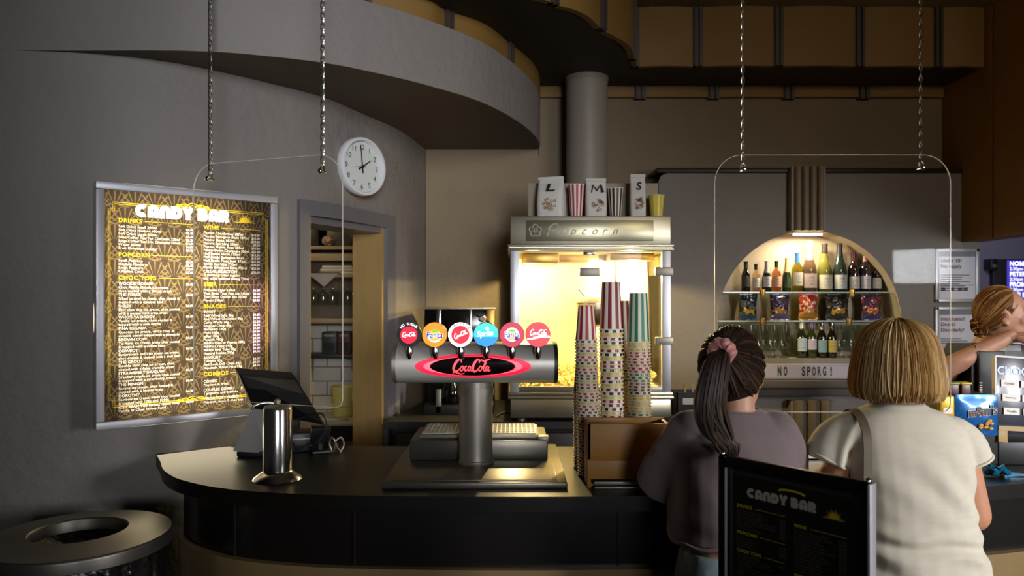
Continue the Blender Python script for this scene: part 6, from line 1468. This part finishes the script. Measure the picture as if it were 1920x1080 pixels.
def strands(mb, paths, r_, mats_n=3, n=4):
    for p in paths:
        k = len(p); mb.tube(p, [r_*(.55 + .9*math.sin(math.pi*(i+.6)/(k+.6))) for i in range(k)], n, random.randrange(mats_n))
def hair_mats(nm, cols): return [M(f'{nm}_{i}', c_, .52, spec=.2, var=(90, .22), stretch=(1, 1, .12)) for i, c_ in enumerate(cols)]

# --- the dark haired customer
gx, gy = .602, 2.035
girl = thing('person', 'person with dark ponytail and pink scrunchie in a mauve grey crop top', 'person', (gx, gy, 0))
mb = MB(); hc_ = Vector((.012, .022, 1.478)); T = head_parts(mb, hc_, 42, -6, .97)
cap(mb, (.012, -.004, 1.30), (.012, .008, 1.43), .050, .047)
loft(mb, smooth_secs([(0, .0, .80, .150, .105), (0, 0, .88, .152, .108), (0, .0, 1.0, .125, .095), (0, 0, 1.14, .140, .100), (0, 0, 1.26, .150, .092), (.004, -.002, 1.33, .120, .070), (.01, -.002, 1.37, .055, .052)]))
for s_ in (-1, 1):
    cap(mb, (s_*.135, 0, 1.305), (s_*.165, .12, 1.165), .047, .039); cap(mb, (s_*.165, .12, 1.165), (s_*.05, .29, 1.150), .037, .026)
    cap(mb, (s_*.085, 0, .82), (s_*.09, .02, .46), .082, .055); cap(mb, (s_*.09, .02, .46), (s_*.09, -.01, .09), .053, .035); cap(mb, (s_*.09, -.02, .05), (s_*.095, .14, .035), .034, .030)
bv, bn, bf = remesh(mb, .0065, 3); body = MB(); body.add(bv, bf)
hq = MB()
for s_ in (-1, 1): hand_parts(hq, (s_*.05, .29, 1.148), (-s_*.6, .8, -.05), (0, 0, 1), s_ if False else -s_*-1, (10, 16, 12), .92)
hv, hn, hf = remesh(hq, .0035, 2); body.add(hv, hf); body.build('body', SKIN2, girl, 80); add_eyes(girl, T)
# jeans
mb = MB(); loft(mb, smooth_secs([(0, 0, .78, .165, .125), (0, 0, .88, .162, .120), (0, 0, .96, .150, .112), (0, 0, 1.0, .140, .104)]))
for s_ in (-1, 1): cap(mb, (s_*.085, 0, .80), (s_*.09, .02, .46), .092, .066); cap(mb, (s_*.09, .02, .46), (s_*.09, -.01, .12), .066, .055)
v_, n_, f_2 = remesh(mb, .009, 3); m = MB(); m.add(v_, f_2); m.build('jeans', M('pale_denim', '86969a', .8, var=(80, .2), bump=(300, .3, .002)), girl, 80)
for s_ in (-1, 1): m = MB(); m.box(s_*.093-.042, s_*.093+.042, -.07, .18, 0, .07, r=.022, seg=3); m.build('shoe', WHITE, girl)
# crop top
mb = MB(); loft(mb, smooth_secs([(0, .0, 1.030, .170, .128), (0, .0, 1.055, .173, .130), (-.002, 0, 1.15, .170, .124), (0, 0, 1.25, .168, .110), (.004, -.002, 1.315, .150, .088), (.008, -.002, 1.352, .105, .068), (.010, -.002, 1.378, .064, .056)], 6))
for s_ in (-1, 1):
    loft_p = [(s_*.115, 0, 1.315), (s_*.150, .03, 1.255), (s_*.172, .085, 1.185), (s_*.178, .11, 1.150)]
    mb.tube(loft_p, [.062, .066, .066, .068], 20); mb.ell(loft_p[0], .062, .062, .062)
v_, n_, f_2 = remesh(mb, .007, 3)
def fold1(p):
    a = noise.noise(Vector((p.x*7, p.y*7, p.z*3 + 4)))*.006 + noise.noise(Vector((p.x*16 + p.z*9, p.y*12, p.z*5)))*.0045
    return a + .005*math.sin(60*(p.z + .5*p.x) + 6*noise.noise(p*5))*max(0, min(1, (1.20-p.z)/.15))*.35
v_ = wrinkle(v_, n_, fold1); m = MB(); m.add(v_, f_2); TOPM = M('mauve_cotton', '6c5d5c', .85, var=(70, .08), bump=(320, .15, .001), sheen=.2); tp_ = m.build('crop_top', TOPM, girl, 80)
m = MB(); q = [(.171*math.copysign(abs(math.cos(a_))**.87, math.cos(a_)), .1295*math.copysign(abs(math.sin(a_))**.87, math.sin(a_)), 1.032 + .003*math.sin(9*a_)) for a_ in [2*math.pi*i/48 for i in range(48)]]; m.tube(q, .005, 8, closed=True); m.build('hem', TOPM, tp_, 80)
m = MB(); q = [(.010 + .062*math.cos(a_), -.002 + .055*math.sin(a_), 1.374 + .010*math.sin(a_)) for a_ in [2*math.pi*i/32 for i in range(32)]]; m.tube(q, .006, 8, closed=True); m.build('neckband', TOPM, tp_, 80)
# hair drawn back into a tail
HD = hair_mats('dark_hair', ('21160f', '2c1e15', '453022'))
m = MB(); fdir = Vector((math.sin(R(42)), math.cos(R(42)), 0)); cc = hc_ - fdir*.019 + Vector((0, 0, .018)); RX, RY, RZ = .082, .094, .104
Tc = Matrix.Translation(cc) @ Matrix.Rotation(-R(42), 4, 'Z'); m.ell((0, 0, 0), RX, RY, RZ, 28, 18, 0, Tc)
tail0 = Vector((-.050, -.082, 1.548)); tl = Tc.inverted() @ tail0; tu = Vector((tl.x/RX, tl.y/RY, tl.z/RZ)).normalized()
paths = []
for k in range(300):
    a = random.uniform(0, 2*math.pi); zz_ = random.uniform(-.75, .95); u = Vector((math.cos(a)*(1-zz_**2)**.5, math.sin(a)*(1-zz_**2)**.5, zz_))
    if u.y > .62 and zz_ < .55: continue
    q = []
    for i in range(9):
        t_ = i/8; w_ = u.slerp(tu, t_) if u.dot(tu) > -.98 else u; e = 1.02 + .02*math.sin(math.pi*t_) + random.uniform(0, .006); q.append(Tc @ Vector((w_.x*RX*e, w_.y*RY*e, w_.z*RZ*e)))
    paths.append(q)
strands(m, paths, .0030); m.build('hair', HD, girl, 80)
m = MB(); ctr = cat([tail0, (-.078, -.122, 1.520), (-.098, -.142, 1.450), (-.098, -.145, 1.400), (-.086, -.142, 1.350), (-.064, -.140, 1.305), (-.054, -.138, 1.272)], 4); K_ = len(ctr); paths = []
for k in range(330):
    a = random.uniform(0, 6.28); rr = random.random()**.5; ph = random.uniform(0, 6.28); ln = random.uniform(.72, 1.0); q = []
    for i in range(K_):
        t_ = i/(K_-1)
        if t_ > ln: break
        w_ = .010 + .029*math.sin(math.pi*min(1, t_*1.25))**.8 if t_ < .8 else .0290 - .06*(t_-.8)
        wave = .011*math.sin(9*t_ + 1.2*math.sin(ph))*t_; q.append(ctr[i] + Vector((math.cos(a)*rr*w_ + wave + .012*t_*math.sin(ph), math.sin(a)*rr*w_*.6, wave*.5)))
    paths.append(q)
strands(m, paths, .0028); m.build('ponytail', HD, girl, 80)
m = MB(); ax = (ctr[3] - tail0).normalized(); b1 = ax.orthogonal().normalized(); b2 = ax.cross(b1); q = []
for i in range(60):
    a = 2*math.pi*i/60; q.append(tail0 + ax*.010 + (b1*math.cos(a) + b2*math.sin(a))*(.024 + .0035*math.sin(9*a)) + ax*.004*math.sin(13*a))
m.tube(q, [.0125 + .0025*math.sin(11*2*math.pi*i/60) for i in range(60)], 10, closed=True); m.build('scrunchie', M('pink_satin', 'bd7a72', .5, var=(50, .15), sheen=.4), girl, 60)

# --- the blonde customer
wx, wy = 1.072, 2.03
wom = thing('person', 'person with a blonde bob in a pale cream T-shirt with an olive shoulder strap', 'person', (wx, wy, 0))
mb = MB(); hw_ = Vector((-.006, .045, 1.505)); T = head_parts(mb, hw_, 4, -8, 1.0)
cap(mb, (-.014, .012, 1.32), (-.008, .035, 1.44), .056, .052)
loft(mb, smooth_secs([(0.01, .0, .72, .190, .135), (0.01, 0, .84, .190, .135), (0, .0, .98, .160, .118), (0, 0, 1.12, .158, .112), (-.005, 0, 1.24, .150, .095), (-.012, .004, 1.31, .125, .070), (-.018, .01, 1.355, .062, .056)]))
for s_ in (-1, 1):
    sh0 = (s_*.150 - .008, .0, 1.285); el = (.192, .015, 1.088) if s_ > 0 else (-.218, .03, 1.09); wr_ = (s_*.12, .27, 1.130)
    cap(mb, sh0, el, .042, .044); cap(mb, el, wr_, .041, .028)
    cap(mb, (s_*.095, 0, .76), (s_*.095, .01, .44), .095, .064); cap(mb, (s_*.095, .01, .44), (s_*.095, -.02, .09), .062, .038); cap(mb, (s_*.095, -.03, .05), (s_*.10, .15, .035), .036, .032)
bv, bn, bf = remesh(mb, .0065, 3); body = MB(); body.add(bv, bf); hq = MB()
for s_ in (-1, 1): hand_parts(hq, (s_*.12, .27, 1.130), (-s_*.6, .8, -.05), (0, 0, 1), s_, (10, 16, 12), .95)
hv, hn, hf = remesh(hq, .0035, 2); body.add(hv, hf); body.build('body', SKIN, wom, 80); add_eyes(wom, T)
mb = MB(); loft(mb, smooth_secs([(0.01, 0, .70, .202, .150), (0.01, 0, .84, .200, .146), (0.008, 0, .93, .190, .138), (0.005, 0, .97, .178, .128)]))
for s_ in (-1, 1): cap(mb, (s_*.095, 0, .74), (s_*.095, .01, .44), .104, .076); cap(mb, (s_*.095, .01, .44), (s_*.095, -.02, .12), .076, .062)
v_, n_, f_2 = remesh(mb, .009, 3); m = MB(); m.add(v_, f_2); m.build('jeans', M('dark_denim', '23262e', .8, var=(80, .2), bump=(300, .3, .002)), wom, 80)
for s_ in (-1, 1): m = MB(); m.box(s_*.098-.044, s_*.098+.044, -.08, .19, 0, .075, r=.024, seg=3); m.build('shoe', BLACKSAT, wom)
mb = MB(); loft(mb, smooth_secs([(.018, .0, .928, .193, .142), (.016, .0, .95, .194, .142), (.008, .0, 1.04, .176, .130), (.002, 0, 1.13, .165, .122), (-.003, 0, 1.23, .170, .112), (-.010, .002, 1.325, .162, .088), (-.018, .006, 1.368, .124, .072), (-.018, .010, 1.385, .080, .062), (-.018, .014, 1.397, .068, .056)], 6))
for s_ in (-1, 1):
    q = [Vector((.120, 0, 1.318)), Vector((.160, .004, 1.284)), Vector((.180, .008, 1.236))] if s_ > 0 else [Vector((-.140, 0, 1.330)), Vector((-.192, .004, 1.298)), Vector((-.216, .010, 1.240))]
    mb.tube(cat(q, 4), [.047 + (.010 if s_ < 0 else .008)*i/8 for i in range(9)], 22, flat=1.05); mb.ell(q[0], .047, .050, .047)
v_, n_, f_2 = remesh(mb, .0065, 3)
def fold2(p):
    d_ = p.x*.75 + p.z*1.0                       # creases run down to the right across the back, level at the waist
    a = .0032*math.sin(52*d_ + 5*noise.noise(p*4))*max(0, min(1, (1.30-p.z)/.10))*max(0, min(1, (p.z-1.02)/.08))*max(0, noise.noise(p*5 + Vector((3, 1, 7)))*1.6 + .45)
    b = .0060*math.sin(95*(p.z + .10*p.x) + 5*noise.noise(Vector((p.x*6, p.y*6, p.z*9))))*max(0, min(1, (1.13-p.z)/.06))*max(0, min(1, (p.z-.945)/.03))*max(.15, noise.noise(p*6)*1.2 + .6)
    return a + b + noise.noise(Vector((p.x*9, p.y*9, p.z*4)))*.004
v_ = wrinkle(v_, n_, fold2); m = MB(); m.add(v_, f_2); TEE = M('cream_slub_cotton', 'c9c1ae', .85, var=(60, .09), bump=(280, .2, .001), stretch=(.35, 1, 1.6), sheen=.15); te = m.build('t_shirt', TEE, wom, 80)
m = MB(); q = [(-.018 + .067*math.cos(a_), .014 + .056*math.sin(a_), 1.394 + .012*math.sin(a_)) for a_ in [2*math.pi*i/32 for i in range(32)]]; m.tube(q, .0055, 8, closed=True); m.build('neckband', TEE, te, 80)
for s_ in (-1, 1):
    c_ = Vector((.179, .008, 1.240)) if s_ > 0 else Vector((-.214, .010, 1.244)); dd_ = (Vector((.36, .04, -.93)) if s_ > 0 else Vector((-.46, .04, -.88))).normalized(); b1 = dd_.orthogonal().normalized(); b2 = dd_.cross(b1)
    m = MB(); m.tube([c_ + (b1*math.cos(a_) + b2*math.sin(a_))*(.0545 if s_ > 0 else .0560) for a_ in [2*math.pi*i/30 for i in range(30)]], .004, 8, closed=True); m.build('sleeve_hem', TEE, te, 80)
# bag strap and bag at her side
m = MB(); sp = cat([(-.140, .095, 1.26), (-.142, .05, 1.362), (-.144, -.02, 1.366), (-.147, -.074, 1.315), (-.152, -.088, 1.20), (-.158, -.096, 1.08), (-.185, -.10, .95)], 5); vs_ = []
for p in sp: vs_ += [(p.x-.011, p.y-.012, p.z+.006), (p.x+.011, p.y-.012, p.z+.008), (p.x+.011, p.y-.007, p.z+.006), (p.x-.011, p.y-.007, p.z+.004)]
fs_ = []
for i in range(len(sp)-1): fs_ += [[4*i+j, 4*i+(j+1) % 4, 4*i+4+(j+1) % 4, 4*i+4+j] for j in range(4)]
m.add(vs_, fs_ + [[0, 1, 2, 3], [4*len(sp)-4+j for j in (3, 2, 1, 0)]])
bag = thing('shoulder_bag', 'olive shoulder bag whose strap crosses the cream T-shirt', 'bag', (wx, wy, 0)); OL = M('olive_leather', '5a4c38', .6, var=(30, .12)); m.build('strap', OL, bag, 50)
m = MB(); m.box(-.27, -.20, -.16, .10, .74, .96, r=.03, seg=3); m.build('pouch', OL, bag)
# bob
HB = hair_mats('blonde_hair', ('a07c48', 'b8945c', '8a6636', 'cdb07c'))
def bob_prof(phi, e=0., ln=1.):
    side = abs(math.sin(phi));     z0 = 1.622; pts_ = [(.012, z0 + e), (.05, z0 - .008 + e*.8), (.085, z0 - .034 + e*.5), (.104, z0 - .070), (.113, z0 - .110), (.119, z0 - .148), (.1215, z0 - .178), (.119, z0 - .198), (.111, z0 - .209*ln)]
    return [(r_ + e*(r_/.13))*1. for r_, _ in pts_], [z for _, z in pts_]
m = MB(); n_s = 44; rows = 9; vs_ = []; ang_ = [R(40) + (2*math.pi - R(80))*i/n_s for i in range(n_s+1)]       # measured from +y, the face gap in front
for a in ang_:
    rr, zz_ = bob_prof(a, -.006)
    for r_, z_ in zip(rr, zz_): vs_.append((hw_.x + math.sin(a)*r_, hw_.y - .008 + math.cos(a)*r_*.94, z_ + .010*max(0, math.cos(a))))
fs_ = [[i*rows+j, (i+1)*rows+j, (i+1)*rows+j+1, i*rows+j+1] for i in range(n_s) for j in range(rows-1)]
m.add(vs_, fs_, 2); m.ell(hw_ + Vector((0, -.01, .022)), .084, .098, .094, 24, 14, 2)
paths = []
for k in range(1150):
    a = random.uniform(R(36), 2*math.pi - R(36)); e = random.uniform(-.005, .004); rr, zz_ = bob_prof(a, e, random.uniform(.94, 1.05)); j0 = random.choice((0, 0, 0, 1, 2)); q = []; da = random.uniform(-.10, .10)
    for j in range(j0, rows):
        aa = a + da*(1 - j/rows)*1.2 + .015*math.sin(j*1.3 + k); q.append(Vector((hw_.x + math.sin(aa)*rr[j], hw_.y - .008 + math.cos(aa)*rr[j]*.94, zz_[j] + random.uniform(-.001, .001))))
    paths.append(cat(q, 2))
strands(m, paths, .0022, 4); m.build('hair', HB, wom, 80)

# --- the cashier
kx_, ky_ = 1.98, 3.30
cas = thing('person', 'person in blue behind the counter with curly hair and a forearm on the register', 'person', (kx_, ky_, 0))
mb = MB(); hk = Vector((.040, -.235, 1.612)); T = head_parts(mb, hk, 118, 2, .98)
cap(mb, (-.02, -.10, 1.38), (.025, -.215, 1.555), .056, .050)
loft(mb, smooth_secs([(0, .0, .80, .165, .12), (0, 0, .92, .160, .115), (0, -.02, 1.08, .150, .11), (-.01, -.05, 1.22, .165, .115), (-.015, -.08, 1.34, .160, .10), (-.018, -.10, 1.40, .10, .075), (-.015, -.11, 1.44, .055, .052)]))
sho = Vector((-.10, -.19, 1.385)); elb = Vector((-.285, -.325, 1.385)); wri = Vector((-.035, -.385, 1.532))
cap(mb, sho, elb, .048, .042); cap(mb, elb, elb.lerp(wri, .35), .042, .040); cap(mb, elb.lerp(wri, .35), wri, .040, .026)
cap(mb, (.14, -.05, 1.36), (.22, -.02, 1.12), .047, .040); cap(mb, (.22, -.02, 1.12), (.20, -.20, 1.18), .038, .026)
for s_ in (-1, 1): cap(mb, (s_*.09, 0, .80), (s_*.09, .01, .46), .088, .060); cap(mb, (s_*.09, .01, .46), (s_*.09, 0, .09), .058, .036); cap(mb, (s_*.09, .03, .05), (s_*.10, -.13, .035), .034, .030)
bv, bn, bf = remesh(mb, .0065, 3); body = MB(); body.add(bv, bf); hq = MB()
hand_parts(hq, wri, (.72, -.25, .02), (0, -.30, 1), 1, (38, 34, 16), .96, 4)
hand_parts(hq, (.20, -.20, 1.18), (-.2, -1, -.1), (0, 0, 1), -1, (10, 16, 12), .95)
hv, hn, hf = remesh(hq, .0032, 2); body.add(hv, hf); body.build('body', SKIN2, cas, 80); add_eyes(cas, T)
mb = MB(); loft(mb, smooth_secs([(0, .0, .86, .178, .135), (0, 0, .95, .172, .128), (0, -.02, 1.08, .162, .122), (-.01, -.05, 1.22, .175, .126), (-.015, -.08, 1.34, .172, .112), (-.018, -.10, 1.395, .115, .086), (-.015, -.108, 1.415, .075, .066)], 5))
mb.tube([sho + Vector((.04, .03, 0)), sho.lerp(elb, .28), sho.lerp(elb, .52)], [.068, .062, .062], 20); mb.ell(sho + Vector((.04, .03, 0)), .066, .066, .066)
mb.tube([(.10, -.06, 1.36), (.17, -.04, 1.28), (.20, -.03, 1.20)], [.066, .062, .064], 20)
v_, n_, f_2 = remesh(mb, .008, 3); v_ = wrinkle(v_, n_, lambda p: noise.noise(p*12)*.006); m = MB(); m.add(v_, f_2); m.build('shirt', M('blue_cotton', '27406f', .85, var=(50, .12), bump=(280, .2, .001)), cas, 80)
mb = MB(); loft(mb, smooth_secs([(0, 0, .78, .172, .128), (0, 0, .9, .168, .124), (0, 0, .98, .160, .118)]))
for s_ in (-1, 1): cap(mb, (s_*.09, 0, .80), (s_*.09, .01, .46), .096, .070); cap(mb, (s_*.09, .01, .46), (s_*.09, 0, .10), .068, .056)
v_, n_, f_2 = remesh(mb, .010, 3); m = MB(); m.add(v_, f_2); m.build('trousers', BLACKSAT, cas, 80)
for s_ in (-1, 1): m = MB(); m.box(s_*.095-.042, s_*.095+.042, -.17, .08, 0, .07, r=.022, seg=3); m.build('shoe', BLACKPL, cas)
HC = hair_mats('light_brown_hair', ('8a5f38', '6e4826', 'a67c4c'))
m = MB(); fd = Vector((math.sin(R(118)), math.cos(R(118)), 0)); cc = hk - fd*.022 + Vector((0, 0, .020)); Tc = Matrix.Translation(cc) @ Matrix.Rotation(-R(118), 4, 'Z'); RX, RY, RZ = .078, .086, .100; m.ell((0, 0, 0), RX, RY, RZ, 28, 18, 1, Tc)
bun = hk - fd*.078 + Vector((0, 0, -.045)); tl = Tc.inverted() @ bun; tu = Vector((tl.x/RX, tl.y/RY, tl.z/RZ)).normalized(); paths = []
for k in range(260):
    a = random.uniform(0, 6.28); zz_ = random.uniform(-.35, .97); u = Vector((math.cos(a)*(1-zz_**2)**.5, math.sin(a)*(1-zz_**2)**.5, zz_))
    if (u.y > .55 and zz_ < .6) or (abs(u.x) > .8 and zz_ < .0): continue
    paths.append([Tc @ Vector((w_.x*RX*1.03, w_.y*RY*1.03, w_.z*RZ*1.03)) for w_ in [u.slerp(tu, i/8) for i in range(9)]])
strands(m, paths, .0030); m.build('hair', HC, cas, 80)
m = MB(); paths = []
for k in range(70):
    c_ = bun + Vector((random.gauss(-.004, .016), random.gauss(-.01, .016), random.gauss(-.004, .018))); rr = random.uniform(.008, .016); ax = Vector((random.random()-.5, random.random()-.5, random.random()-.5)).normalized(); b1 = ax.orthogonal().normalized(); b2 = ax.cross(b1)
    paths.append([c_ + (b1*math.cos(t_) + b2*math.sin(t_))*rr + ax*.003*t_ for t_ in [i*.55 for i in range(11)]])
strands(m, paths, .0026); m.build('curls', HC, cas, 80)
